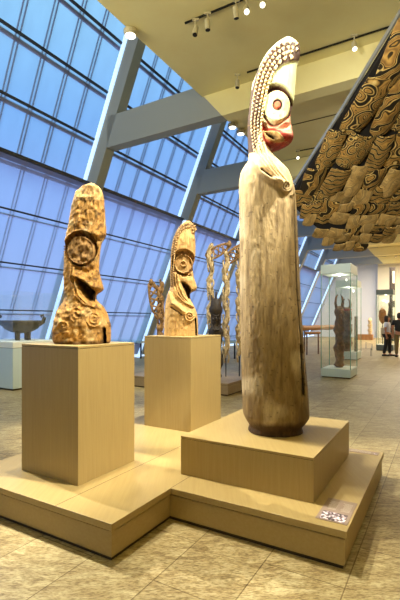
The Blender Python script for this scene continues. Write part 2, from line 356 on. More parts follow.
# low glowing strip at the foot of the glass wall
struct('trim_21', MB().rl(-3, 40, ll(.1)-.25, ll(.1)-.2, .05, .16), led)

# ------------------------------------------------------------------ display platform and pedestals
HP = .252
root = empty('display_platform', P(3.2, 1.9, 0), 'low L-shaped stepped wooden display platform under the three slit drums', 'platform')
l0, l1, lm = .52, 3.56, 1.828
def Lpoly(i, z0, z1, mb):
    pl = [(1.998+i, lm+i), (2.659+i, lm+i), (2.659+i, l0+i), (4.449-i, l0+i), (4.449-i, lm+i), (4.96-i, lm+i), (4.96-i, l1-i), (1.998+i, l1-i)]
    return mb.prism([P(r, l)[:2] for r, l in pl], z0, z1)
Lpoly(0, .205, HP, MB()).build('top_panel', veneer_h, root, bevel=.002)
Lpoly(.016, .028, .192, MB()).build('body', veneer_h, root)
Lpoly(.03, 0, .205, MB()).build('toe_kick', toe, root)  # dark strip left showing under the lip paints its shadow line
sm = MB()
for (r0, r1, a0, a1) in ((2.659, 4.449, lm-.002, lm+.002), (1.998, 4.96, 2.35, 2.354)): sm.rl(r0, r1, a0, a1, HP, HP+.0006)
sm.build('joint_line', toe, root)
def pedestal(fc, ll_, rr, z0, z1, name, label):
    r0, q0 = r_of(*fc), l_of(*fc)
    t = empty(name, P(r0+rr/2, q0+ll_/2, z0), label, 'pedestal')
    MB().rl(r0, r0+rr, q0, q0+ll_, z0, z1-.022).build('body', veneer, t, bevel=.0015)
    MB().rl(r0+.004, r0+rr-.004, q0+.004, q0+ll_-.004, z1-.022, z1-.018).build('shadow_gap', toe, t)
    MB().rl(r0, r0+rr, q0, q0+ll_, z1-.018, z1).build('top_panel', veneer_h, t, bevel=.0015)
    return t
pedestal((-.954, 3.261), .687, .685, HP+.0008, 1.346, 'pedestal', 'tall wooden pedestal at left carrying the rough brown drum head')
pedestal((-.106, 4.81), .676, .744, HP+.0008, 1.358, 'pedestal', 'tall wooden pedestal standing farther back behind the step, under the middle head')
pedestal((.804, 2.947), 1.121, 1.259, HP+.0008, .575, 'plinth', 'wide low wooden block under the tallest slit drum')
# labels
def label_panel(u, v, du, label, wph=True):
    Y = (H-HP)*F/(v-V0); x, y = (u-200)*Y/F, Y; r, l = r_of(x, y), l_of(x, y)
    t = empty('label_panel', P(r, l, HP), label, 'label'); z = HP
    if wph:
        cd = MB().rl(r-.06, r+.30, l-.10, l+.10, z, z+.003).build('card', labelm, t)
        MB().rl(r-.045, r+.075, l-.08, l+.08, z+.003, z+.004).build('photograph', photo_m, cd)
        tx = MB()
        for k in range(9):
            tx.rl(r+.12+k*.016, r+.125+k*.016, l-.08, l-.08+random.uniform(.05, .07), z+.003, z+.0036)
            tx.rl(r+.12+k*.016, r+.125+k*.016, l+.01, l+.01+random.uniform(.05, .065), z+.003, z+.0036)
        tx.build('lettering', labeltx, cd)
    else:
        l += .06
        cd = MB().rl(r-.05, r+.05, l-.14, l+.14, z, z+.003).build('card', labelm, t)
        tx = MB()
        for k in range(5): tx.rl(r-.03+k*.014, r-.026+k*.014, l-.07, l+.12, z+.003, z+.0036)
        tx.build('lettering', labeltx, cd)
        MB().rl(r-.03, r+0, l-.125, l-.095, z+.003, z+.004).build('photograph', photo_m, cd)
label_panel(333, 518, 0, 'grey text label with a small photograph, near the front corner of the platform')
label_panel(370, 453, 0, 'small grey text label at the back corner of the platform', False)

# ------------------------------------------------------------------ carved slit drum heads
def sm01(x, a, b):
    t = np.clip((x-a)/(b-a), 0, 1); return t*t*(3-2*t)
_lat = rng.random((64, 64))
def vn(u, v, su, sv, seed=0):
    x = u/su+seed*7.3; y = v/sv+seed*3.7; xi = np.floor(x).astype(int); yi = np.floor(y).astype(int); fx = x-xi; fy = y-yi
    fx = fx*fx*(3-2*fx); fy = fy*fy*(3-2*fy); g = lambda a, b: _lat[a % 64, b % 64]
    return (g(xi, yi)*(1-fx)+g(xi+1, yi)*fx)*(1-fy)+(g(xi, yi+1)*(1-fx)+g(xi+1, yi+1)*fx)*fy
def ell(u, v, c, r): return np.sqrt(((u-c[0])/r[0])**2+((v-c[1])/r[1])**2)
def seg(u, v, pts):
    d = np.full(u.shape, 1e9)
    for (x0, y0), (x1, y1) in zip(pts[:-1], pts[1:]):
        dx, dy = x1-x0, y1-y0; t = np.clip(((u-x0)*dx+(v-y0)*dy)/(dx*dx+dy*dy), 0, 1)
        d = np.minimum(d, np.hypot(u-x0-t*dx, v-y0-t*dy))
    return d
def poly_in(u, v, pts):
    ins = np.zeros(u.shape, bool); n = len(pts)
    for i in range(n):
        x0, y0 = pts[i]; x1, y1 = pts[(i+1) % n]
        if y0 == y1: continue
        c = ((y0 > v) != (y1 > v)) & (u < (x1-x0)*(v-y0)/(y1-y0)+x0); ins ^= c
    d = seg(u, v, pts+[pts[0]]); return np.where(ins, d, -d)
def spiral(c, r, turns=2.2, n=40, a0=0):
    return [(c[0]+r*(1-.85*i/n)*math.cos(a0+turns*2*math.pi*i/n), c[1]+r*(1-.85*i/n)*math.sin(a0+turns*2*math.pi*i/n)) for i in range(n+1)]
def col(c): return np.array(srgb(*c)[:3])
def carve(name, parent, u0, vbase, zbase, XY, Lp, Rp, depth, relief, colour, nrow, ncol, m, expo=2.3):
    """solid carving: silhouette Lp/Rp gives half width per height, depth(v) its thickness/width ratio; relief(u,v) in metres"""
    X0, Y0 = XY; sc = Y0/F
    v0 = min(p[0] for p in Lp); v1 = max(p[0] for p in Lp)
    vs = np.linspace(v0, v1, nrow)
    Lx = np.interp(vs, [p[0] for p in Lp], [p[1] for p in Lp]); Rx = np.interp(vs, [p[0] for p in Rp], [p[1] for p in Rp])
    ker = np.array([1, 2, 3, 2, 1.])/9
    for _ in range(2):
        Lx[2:-2] = np.convolve(Lx, ker, 'valid'); Rx[2:-2] = np.convolve(Rx, ker, 'valid')
    cx = (Lx+Rx)/2; hw = (Rx-Lx)/2
    dep = np.array([depth(v) for v in vs])          # half depth in px
    s = np.sin(np.linspace(-1, 1, ncol)*math.pi/2)
    U = cx[:, None]+hw[:, None]*s[None, :]; V = np.repeat(vs[:, None], ncol, 1)
    prof = (np.clip(1-np.abs(s)**expo, 0, 1))**(1/expo)
    D = dep[:, None]*prof[None, :]*sc
    edge = np.clip(prof*2.2, 0, 1)[None, :]
    near = Y0/(Y0-D); UF = 200+(U-200)*near; VF = V0+(V-V0)*near     # where the front face really shows
    rel = relief(UF, VF)*edge
    front = -(D+rel); back = (D+rel*.8)
    x = (U-u0)*sc; z = zbase-parent.location.z+(vbase-V)*sc
    F_ = np.stack([x, front, z], -1); B_ = np.stack([x, back, z], -1)[:, ::-1][:, 1:-1]
    G = np.concatenate([F_, B_], 1); n = G.shape[1]
    CF = colour(UF, VF); C = np.concatenate([CF, CF[:, ::-1][:, 1:-1]], 1)
    verts = G.reshape(-1, 3); cols = C.reshape(-1, 3)
    i = np.arange(nrow-1)[:, None]*n; k = np.arange(n)[None, :]; k2 = (k+1) % n
    faces = np.stack([i+k, i+n+k, i+n+k2, i+k2], -1).reshape(-1, 4).tolist()
    nv = len(verts); verts = np.vstack([verts, G[0].mean(0), G[-1].mean(0)]); cols = np.vstack([cols, C[0].mean(0), C[-1].mean(0)])
    faces += [[nv, k, (k+1) % n] for k in range(n)]; b = (nrow-1)*n; faces += [[nv+1, b+(k+1) % n, b+k] for k in range(n)]
    me = bpy.data.meshes.new(name); me.from_pydata(verts.tolist(), [], faces); me.update()
    at = me.color_attributes.new('Col', 'FLOAT_COLOR', 'POINT'); at.data.foreach_set('color', np.hstack([cols, np.ones((len(cols), 1))]).ravel())
    me.materials.append(m); me.polygons.foreach_set('use_smooth', [True]*len(me.polygons))
    o = bpy.data.objects.new(name, me); COL.objects.link(o); o.parent = parent
    o.location = (X0-parent.location.x, Y0-parent.location.y, 0)
    return o, (lambda u, v: np.interp(v, vs, hw), sc)
def surf_y(u, v, Lp, Rp, depth, sc, expo=2.3):
    L_ = np.interp(v, [p[0] for p in Lp], [p[1] for p in Lp]); R_ = np.interp(v, [p[0] for p in Rp], [p[1] for p in Rp])
    s = (u-(L_+R_)/2)/((R_-L_)/2); return -(max(0, 1-min(1, abs(s))**expo))**(1/expo)*depth(v)*sc
def crest(name, parent, XY, u0, vbase, zbase, path, rows, pitch, size, Lp, Rp, depth, m, sc, hgt, grow=(1, 1)):
    """rows of small carved teeth following the rim of the head"""
    pts = path
    d = [0]
    for a, b in zip(pts[:-1], pts[1:]): d.append(d[-1]+math.hypot(b[0]-a[0], b[1]-a[1]))
    for (off, pp, sgn) in [(o_, p_, s_) for (o_, p_) in rows for s_ in (1, -1)]:
        mb = MB(); spine = []
        t = (pitch/2 if pp else 0)
        while t < d[-1]:
            i = max(j for j in range(len(d)) if d[j] <= t); i = min(i, len(pts)-2); f = (t-d[i])/(d[i+1]-d[i])
            g = grow[0]+(grow[1]-grow[0])*t/d[-1]
            x = pts[i][0]+(pts[i+1][0]-pts[i][0])*f; y = pts[i][1]+(pts[i+1][1]-pts[i][1])*f
            tx, ty = (pts[i+1][0]-pts[i][0])/(d[i+1]-d[i]), (pts[i+1][1]-pts[i][1])/(d[i+1]-d[i])
            bx_, by_ = x-ty*off*g, y+tx*off*g; ox, oy = bx_, by_
            for _ in range(4):
                y0 = surf_y(ox, oy, Lp, Rp, depth, sc); kk = 1+y0/XY[1]; ox, oy = 200+(bx_-200)*kk, V0+(by_-V0)*kk
            q = size/2*g
            if True:
                base = [(ox+(tx*a-ty*b)*q, oy+(ty*a+tx*b)*q) for a, b in ((-1, -1), (1, -1), (.2, 1.1), (-.2, 1.1))]
                def W(u, v, dy): return (XY[0]+(u-u0)*sc, XY[1]+sgn*(y0-dy), zbase+(vbase-v)*sc)
                vs = [W(a, b, -.012) for a, b in base]+[W(ox+(a-ox)*.7, oy+(b-oy)*.7, hgt) for a, b in base]
                mb.add(vs, [(4, 5, 6, 7), (0, 1, 5, 4), (1, 2, 6, 5), (2, 3, 7, 6), (3, 0, 4, 7)])
            spine.append(W(ox, oy, -.009)); t += pitch*g
        mb.tube(spine, .008, 5); mb.build(name, m, parent)

# --- tallest drum
X3, Y3 = .667, 3.70; ZB3 = .575; UB3, VB3 = 275.2, V0+(H-ZB3)*F/Y3
L3 = [(37.4, 283), (38.5, 280), (42, 275), (47, 270.5), (52, 266.5), (62, 261), (74, 256.5), (86, 252), (108, 249.5), (120, 248), (135, 247.8), (149, 248.6), (156, 249), (162, 248.5), (164.5, 246.5), (168, 243.5), (174, 240.5), (182, 239.4), (190, 239.2), (250, 240), (315, 240.8), (380, 242), (407, 242.8), (414, 243.6), (419, 246), (424, 249.5), (426, 250.3), (427.5, 248.8), (VB3, 248.6)]
R3 = [(37.4, 291), (38.5, 294.5), (42, 298.6), (47, 299.8), (52, 300), (58, 299.3), (64, 297.4), (70, 296.2), (80, 295.6), (96, 294.4), (104, 293.4), (110, 291.2), (116, 290), (122, 290.2), (128, 291.4), (135, 292.8), (140, 293), (143, 291), (146, 284), (148, 273), (150, 270), (154, 270.6), (158, 273), (165, 280), (174, 288), (182, 291.3), (192, 294), (210, 295.6), (250, 297.3), (315, 300.4), (360, 304), (390, 306.8), (411, 308.2), (416, 308), (420, 305.5), (425, 301), (426, 300.2), (427.5, 302), (VB3, 302)]
def topfix(Pp, lim, k): return [((v+(lim-v)*k) if v < lim else v, x) for v, x in Pp]
L3 = topfix(L3, 75, .11); R3 = topfix(R3, 75, .11)
def dep3(v):
    return float(np.interp(v, [37, 42, 60, 100, 140, 150, 160, 168, 176, 190, 400, 414, 425, VB3], [2, 8, 14, 17, 18, 16, 17, 22, 26, 28, 31, 31, 26, 26]))
def mouth3(u, v):
    c, s = math.cos(.42), math.sin(.42); a = (u-273.5)*c+(v-136.5)*s; b = -(u-273.5)*s+(v-136.5)*c
    return np.abs(b)/(5.6*np.clip(1-(a/12.5)**2, .04, 1))
def mouth3i(u, v):
    c, s = math.cos(.42), math.sin(.42); a = (u-272.5)*c+(v-135.8)*s; b = -(u-272.5)*s+(v-135.8)*c
    return np.abs(b)/(2.9*np.clip(1-(a/9.5)**2, .04, 1))
cords3 = [[(263+o*.9, 95), (258+o, 118), (258+o*1.1, 138), (263+o, 154), (273+o, 170), (284+o*.9, 183)] for o in (-6, -2.5, 1, 4.5)]
arm3 = [(252, 160), (257, 168), (264, 176), (273, 181), (280, 184)]
crest_in = [(300, 61), (292, 61), (283, 64), (275, 71), (268, 80), (264, 90), (262, 104)]
def rel3(u, v):
    h = np.zeros(u.shape)
    h += .020*sm01(-(poly_in(u, v, [(240, 30), (305, 30), (305, 60), (292, 61), (283, 64), (275, 71), (268, 80), (264, 92), (261, 112), (259, 130), (240, 130)])), -1.2, 1.2)*-1*(v < 132)
    h -= .085*sm01(1.16-ell(u, v, (276.8, 102), (14.6, 17.6)), -.03, .08)
    h += .095*sm01(1.0-ell(u, v, (277.3, 104.6), (14.2, 16.0)), 0, .08)
    h -= .014*sm01(.36-ell(u, v, (277.8, 104.2), (13.4, 15.4)), 0, .06); h += .02*sm01(.26-ell(u, v, (277.8, 104.2), (13.4, 15.4)), 0, .06)
    mm = mouth3(u, v)
    h += .022*sm01(1.2-mm, 0, .3); h -= .13*sm01(1.25-mouth3i(u, v), 0, .4)
    h -= .05*sm01(poly_in(u, v, [(262, 120), (292, 122), (290, 127), (276, 129), (262, 131)]), -1, 3)
    for c in cords3: h += .022*np.exp(-(seg(u, v, c)/1.1)**2)*(v > 88)
    h += .045*np.exp(-(seg(u, v, arm3)/3.0)**2)-.05*np.exp(-(seg(u, v, [(262, 169.5), (267, 172.5), (271, 176)])/1.8)**2)
    h += .030*np.exp(-(seg(u, v, spiral((286, 187), 5.5))/.8)**2)
    h += .035*np.exp(-(seg(u, v, [(278, 179), (281, 185)])/1.6)**2)
    h -= .02*sm01(poly_in(u, v, [(290, 196), (293, 196), (303, 396), (301, 396), (296, 300)]), -.6, .6)
    h += .010*(vn(u, v, 9, 30, 1)-.5)+.006*(vn(u, v, 2, 5, 2)-.5)*(v > 165)
    slit = seg(u, v, [(294.3, 194), (297.2, 280), (301.8, 350), (304.3, 395)]); h -= .06*sm01(np.where(v>345,1.3,.8)-slit, 0, .8)
    return h
def col3(u, v):
    c = np.zeros(u.shape+(3,)); c[:] = col((214, 186, 138))
    def put(mk, q):
        mk = np.clip(mk, 0, 1)[..., None]; c[:] = c*(1-mk)+col(q)*mk
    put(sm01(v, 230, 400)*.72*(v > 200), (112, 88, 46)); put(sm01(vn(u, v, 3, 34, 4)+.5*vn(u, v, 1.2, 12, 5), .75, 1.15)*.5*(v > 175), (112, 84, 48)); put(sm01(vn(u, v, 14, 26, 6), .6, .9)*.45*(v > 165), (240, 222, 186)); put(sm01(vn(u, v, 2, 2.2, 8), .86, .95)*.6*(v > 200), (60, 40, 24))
    put(((v < 150)*1.0), (206, 184, 146))
    face = poly_in(u, v, [(301, 61), (292, 61), (283, 64), (275, 71), (268, 80), (264, 92), (261, 112), (262, 122), (300, 122), (300, 60)])
    put(sm01(face, -.5, .5), (192, 190, 142))
    crown = poly_in(u, v, [(240, 30), (305, 30), (305, 60.5), (292, 60.5), (283, 63.5), (275, 70.5), (268, 79.5), (264, 91.5), (262, 104), (259, 135), (255, 152), (240, 156)])
    rim = poly_in(u, v, [(270, 30), (305, 30), (305, 44), (298, 42), (290, 41.5), (281, 43), (272, 49), (263, 60), (257, 72), (252, 90), (240, 100), (250, 60)])
    put(sm01(crown, -.4, .4), (58, 32, 8)); put(sm01(rim, -.4, .4)*.9, (232, 226, 196))
    put(sm01(1.18-ell(u, v, (276.8, 102), (14.6, 17.6)), 0, .05)*(v < 112), (64, 26, 14)); put(sm01(1.2-ell(u, v, (276.8, 103), (14.6, 17.6)), 0, .05)*(v >= 112), (150, 52, 34))  # upper eye recess painted dark as shadow, lower part is red paint
    low = poly_in(u, v, [(262, 119), (268, 124), (280, 124), (289, 114), (294, 128), (296, 142), (285, 149), (270, 149), (262, 140)])
    put(sm01(low, -.5, .8), (158, 50, 30))
    put(sm01(poly_in(u, v, [(276, 124), (290, 116), (294, 130), (292, 136), (284, 132)]), -1, 2)*.8, (224, 170, 140))  # muzzle highlight painted on as a pale patch
    put(sm01(1.0-ell(u, v, (277.3, 104.6), (14.3, 16.2)), 0, .04), (204, 196, 142))
    put(sm01(np.sin(u*.9+v*.55)+np.sin(v*.8-u*.3), .9, 1.5)*.6*(ell(u, v, (277.3, 104.6), (13, 15)) < 1), (214, 130, 90))
    put(sm01(.40-ell(u, v, (277.8, 104.2), (13.4, 15.4)), 0, .03), (52, 44, 30)); put(sm01(.27-ell(u, v, (277.8, 104.2), (13.4, 15.4)), 0, .03), (216, 92, 60))
    mm = mouth3(u, v); put(sm01(1.12-mm, 0, .08), (176, 140, 84)); put(sm01(1.15-mouth3i(u, v), 0, .2), (34, 20, 12))  # lip colour, then the mouth hollow painted dark as shade
    slit = seg(u, v, [(294.3, 194), (297.2, 280), (301.8, 350), (304.3, 395)]); put(sm01(np.where(v>345,1.0,.55)-slit, 0, .5), (20, 14, 8))
    put(sm01(v, 421, 428), (84, 60, 34)); put(sm01(1.6-seg(u, v, [(262, 169.5), (267, 172.5), (271, 176)]), 0, .8), (30, 20, 12))
    return c
t3 = empty('slit_drum', (X3, Y3, ZB3), 'tallest slit drum, cream and red painted head with notched crest, on the wide block', 'slit drum')
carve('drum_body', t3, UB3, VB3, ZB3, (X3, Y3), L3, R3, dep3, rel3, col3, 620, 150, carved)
rim3 = [(299, 49), (295, 46.5), (289, 45.5), (282, 47.5), (274, 53), (267, 62), (262, 73), (258, 88), (255, 104), (253.5, 120), (253.5, 136), (256, 150)]
rim3 = rim3[::-1]
crest('crest_row', t3, (X3, Y3), UB3, VB3, ZB3, rim3, [(-1.6, 0), (1.6, 1), (4.8, 0), (8.0, 1)], 3.7, 2.3, L3, R3, dep3, crestm, Y3/F, .018, (.85, 1.5))

# --- left drum head
X1, Y1, ZB1 = -1.060, 3.73, 1.346; U1 = 200+X1*F/Y1; VB1 = V0+(H-ZB1)*F/Y1
L1 = [(184.5, 90), (186, 86), (188.5, 80.5), (193, 76), (200, 74.2), (207, 72.5), (215, 70.8), (225, 69), (237, 66.8), (245, 65.6), (262, 64.8), (275, 64.4), (288, 65), (296, 65.4), (302, 64), (306, 61), (311, 58), (319.5, 55.5), (330, 54.2), (337, 53.8), (341, 54.8), (VB1, 56.5)]
R1 = [(184.5, 95), (186, 98), (188.5, 100.6), (193, 102.5), (200, 103.8), (215, 104.8), (230, 105.8), (236, 105.6), (239, 103.6), (245, 100.4), (262, 98.6), (272, 99), (279, 100.6), (284, 102.2), (288, 103), (291, 102), (293, 98), (296, 95.4), (300, 96), (303, 99), (306, 102.8), (314, 107), (325, 110), (337, 110.2), (341, 110), (VB1, 109)]
def dep1(v): return float(np.interp(v, [184, 188, 200, 240, 290, 300, 312, 325, 344], [4, 9, 13, 15, 15, 16, 22, 25, 25]))
mp1 = [(75, 277), (82, 280), (90, 286.5), (95, 291), (95, 302), (88, 300.5), (81, 292), (76, 284)]
def rel1(u, v):
    h = np.zeros(u.shape)
    h -= .075*sm01(1.14-ell(u, v, (80.8, 248.6), (14.8, 15.6)), -.02, .08); h += .08*sm01(1-ell(u, v, (80.6, 250.4), (14, 14.8)), 0, .08)
    h -= .006*sm01(.9-ell(u, v, (80.6, 250.4), (14, 14.8)), 0, .1)+.022*(vn(u, v, 4, 4, 1)-.5)+.012*(vn(u+v*.4, v, 1.6, 3, 2)-.5)+.012*(vn(u, v, 3, 12, 3)-.5)*(v < 225)
    h += .018*np.exp(-((v-232-.02*(u-84)**2)/3.0)**2)*(v < 245)
    h -= .14*sm01(poly_in(u, v, mp1), -.5, 2.5)
    h += .03*np.exp(-(seg(u, v, [(74, 276), (84, 279.5), (94, 287), (102, 288)])/2.0)**2)
    h -= .03*np.exp(-(seg(u, v, [(76, 268), (86, 271), (97, 268)])/2.5)**2)
    h -= .05*np.exp(-(seg(u, v, [(99, 240), (104, 237)])/2.0)**2)
    for o in (0, 3.6): h += .022*np.exp(-(seg(u, v, [(70+o, 268), (71+o, 282), (75+o, 295), (84+o, 304), (96+o, 308)])/1.0)**2)
    for s_ in (spiral((94, 319), 8.5), spiral((77, 314), 8, 1.6, a0=2), spiral((64, 326), 7, 1.4, a0=1)): h += .013*np.exp(-(seg(u, v, s_)/.9)**2)
    sl = poly_in(u, v, [(101.5, 329), (103.5, 326.5), (105.5, 329), (106.5, 345), (101.5, 345)]); h -= .12*sm01(sl, -.5, .7)
    return h
def col1(u, v):
    c = np.zeros(u.shape+(3,)); c[:] = col((208, 156, 80))
    def put(mk, q):
        mk = np.clip(mk, 0, 1)[..., None]; c[:] = c*(1-mk)+col(q)*mk
    put(sm01(1.2-ell(u, v, (80.6, 248.3), (14.4, 15.5)), 0, .1)*.6, (110, 72, 34)); put(sm01(1-ell(u, v, (80.6, 250.4), (14, 14.8)), 0, .05)*.8, (196, 152, 92)); put(sm01(vn(u, v, 2.2, 2.6, 4)+.4*vn(u, v, 5, 8, 5), .82, 1.1)*.75, (104, 66, 30)); put(sm01(vn(u, v, 5, 9, 6), .6, .9)*.5, (244, 214, 152))  # first dark ring puts the eye recess shadow into the colour
    put(sm01(poly_in(u, v, mp1), 0, 1.5)*.8, (62, 38, 18))  # mouth hollow darkened in the colour as shade
    put(sm01(poly_in(u, v, [(101.5, 329), (103.5, 326.5), (105.5, 329), (106.5, 345), (101.5, 345)]), -.3, .4), (18, 12, 8))
    put(sm01(v, 339, 343)*.8, (80, 52, 28)); put((v < 200)*.25, (240, 210, 150))
    return c
t1 = empty('drum_head', (X1, Y1, ZB1), 'weathered brown slit drum head with round eye and hooked nose, on the left pedestal', 'carved head')
carve('head_body', t1, U1, VB1, ZB1, (X1, Y1), L1, R1, dep1, rel1, col1, 330, 130, weathered)
mb = MB()
for v in np.arange(246, 296, 2.6):
    for sgn in (0,): mb.lathe((X1+(65.3-U1)*Y1/F, Y1, ZB1+(VB1-v)*Y1/F-.006), [(.004, -.008), (.011, -.004), (.011, .004), (.004, .008)], 6, (1, 3))
mb.build('edge_beading', crest1, t1)

# --- middle drum head
X2, Y2, ZB2 = -.235, 5.30, 1.358; U2 = 200+X2*F/Y2; VB2 = V0+(H-ZB2)*F/Y2
L2 = [(221.6, 186), (223, 183.4), (225, 181), (229.4, 177.4), (237, 173.6), (246.6, 171.5), (260, 170.4), (279.6, 170), (287, 170.2), (290, 169.6), (294, 167.8), (299.5, 166.2), (307, 165), (315, 164.5), (325, 164.2), (VB2, 164.2)]
R2 = [(221.6, 190), (223, 192.6), (225, 194.2), (228.8, 195.6), (232, 195.4), (234, 194.6), (240, 195.2), (246.6, 195.6), (254, 195.4), (260, 194.7), (266, 192.8), (272, 193), (278, 194), (283, 195.8), (287.5, 197), (290.4, 196), (292, 192), (294, 190), (300, 190.6), (304, 193), (308, 195), (313, 197), (320, 198), (VB2, 198.2)]
def dep2(v): return float(np.interp(v, [221, 226, 240, 290, 300, 315, 336], [3, 6, 9, 10.5, 12, 15.5, 16]))
mA = [(180.5, 281.5), (184, 281.5), (189, 285.5), (191.5, 289.5), (190, 292.5), (190, 299), (187.5, 298), (185, 291), (182, 286)]
rim2 = [(195.5, 233), (194.5, 227), (190.5, 224.5), (186, 225), (182, 227.5), (178.2, 232), (175, 239), (173.2, 248), (172.4, 260), (172, 275), (172.3, 285)][::-1]
def rel2(u, v):
    h = np.zeros(u.shape)
    h -= .07*sm01(1.22-ell(u, v, (183.6, 262.2), (10.2, 11)), -.02, .10); h += .085*sm01(1-ell(u, v, (183.4, 263.8), (9.5, 10.2)), 0, .12)
    h -= .02*sm01(.9-ell(u, v, (183.4, 263.8), (9.5, 10.2)), 0, .08)
    h += .022*np.exp(-((ell(u, v, (183.4, 263.8), (1, 1))-2.6)/.6)**2)
    h -= .14*sm01(poly_in(u, v, mA), -.4, 1.5)
    h -= .04*np.exp(-(seg(u, v, [(183, 275), (190, 275.5)])/1.6)**2)
    for o in (0, 2.6, 5.2): h += .026*np.exp(-(seg(u, v, [(173+o*.8, 274), (174+o, 286), (178+o, 296), (184+o*.9, 302), (193+o*.4, 307)])/.75)**2)
    h += .05*np.exp(-(seg(u, v, [(169, 293), (172.5, 303), (179, 307.5), (184, 312)])/2.0)**2); h -= .035*np.exp(-(seg(u, v, [(171, 307.5), (177.5, 311.5), (182, 315)])/.7)**2)
    h += .008*(vn(u, v, 2.5, 3, 2)-.5)
    h += .03*np.exp(-(seg(u, v, spiral((189.6, 316), 5.4, 2.0))/.7)**2)
    h -= .12*sm01(1.1-seg(u, v, [(195.3, 319), (196.3, 336)]), 0, .8)
    return h
def col2f(u, v):
    c = np.zeros(u.shape+(3,)); c[:] = col((216, 174, 108))
    def put(mk, q):
        mk = np.clip(mk, 0, 1)[..., None]; c[:] = c*(1-mk)+col(q)*mk
    put(sm01(1.2-ell(u, v, (183.6, 262.2), (10.2, 11)), 0, .1)*.6, (120, 78, 40)); put(sm01(1-ell(u, v, (183.4, 263.8), (9.5, 10.2)), 0, .05)*.9, (198, 156, 96))
    put(sm01(poly_in(u, v, mA), 0, 1)*.9, (44, 26, 14)); put(sm01(vn(u, v, 2, 2.2, 4), .72, .95)*.6, (150, 104, 58)); put(sm01(3.0-seg(u, v, rim2), 0, .8)*.7, (96, 62, 32)); put(sm01(1.0-seg(u, v, [(195.3, 319), (196.3, 336)]), 0, .5), (30, 20, 12))  # mouth hollow has its shade painted in first
    put(sm01(1-seg(u, v, [(171, 307.5), (177.5, 311.5), (182, 315)]), 0, .7)*.6, (90, 58, 30))
    return c
t2 = empty('drum_head', (X2, Y2, ZB2), 'pale slit drum head with beaded crest and ringed eye, on the middle pedestal', 'carved head')
carve('head_body', t2, U2, VB2, ZB2, (X2, Y2), L2, R2, dep2, rel2, col2f, 300, 110, carved)
crest('crest_row', t2, (X2, Y2), U2, VB2, ZB2, rim2, [(-.8, 0), (1.8, 1)], 2.5, 1.6, L2, R2, dep2, crest2, Y2/F, .018, (.85, 1.25))
# ------------------------------------------------------------------ hanging painted ceiling
PY, PZ = [3.4, 5.11, 6.5, 7.5, 8.5, 9.0], [5.85, 5.10, 4.49, 3.81, 2.90, 2.45]
def plz(y): return float(np.interp(y, PY, PZ))
OUT = [(2.83, 3.4), (2.44, 5.11), (2.19, 6.2), (1.69, 7.5), (1.82, 7.8), (2.94, 8.5), (3.92, 8.15), (5.5, 7.6), (5.5, 3.4)]
root = empty('hanging_ceiling', (3.6, 6.2, plz(6.2)), 'large hanging canopy of painted bark panels in ochre and black, above right', 'canopy')
def xspan(y):
    xs = []
    for (x0, y0), (x1, y1) in zip(OUT, OUT[1:]+OUT[:1]):
        if (y0 > y) != (y1 > y): xs.append(x0+(x1-x0)*(y-y0)/(y1-y0))
    return min(xs), max(xs)
ys = [3.42, 4.2, 5.11, 5.8, 6.5, 7.0, 7.5, 7.78, 8.1, 8.3, 8.47]; vs = []
for y in ys:
    a, b = xspan(y); vs += [(a, y, plz(y)+.06), (b, y, plz(y)+.06), (b, y, plz(y)+.14), (a, y, plz(y)+.14)]
fs = [(0, 1, 2, 3), tuple(len(vs)-k for k in (1, 2, 3, 4))]
for i in range(len(ys)-1):
    for k in range(4): fs.append((i*4+k, i*4+4+k, i*4+4+(k+1) % 4, i*4+(k+1) % 4))
MB().add(vs, fs).build('backing', black, root)
def edge_x(y): return float(np.interp(y, [3.4, 5.11, 6.2, 7.5, 7.8], [2.83, 2.44, 2.19, 1.69, 1.80]))
rows = [3.5, 4.2, 4.95, 5.70, 6.5, 7.03, 7.40, 7.62, 7.80, 7.97, 8.13, 8.28, 8.42, 8.55]
wid = [.45, .42, .38, .36, .38, .36, .32, .30, .27, .25, .23, .22, .21]
def inpoly(x, y, pl):
    c = False; n = len(pl)
    for i in range(n):
        x0, y0 = pl[i]; x1, y1 = pl[(i+1) % n]
        if (y0 > y) != (y1 > y) and x < (x1-x0)*(y-y0)/(y1-y0)+x0: c = not c
    return c
npan = 0
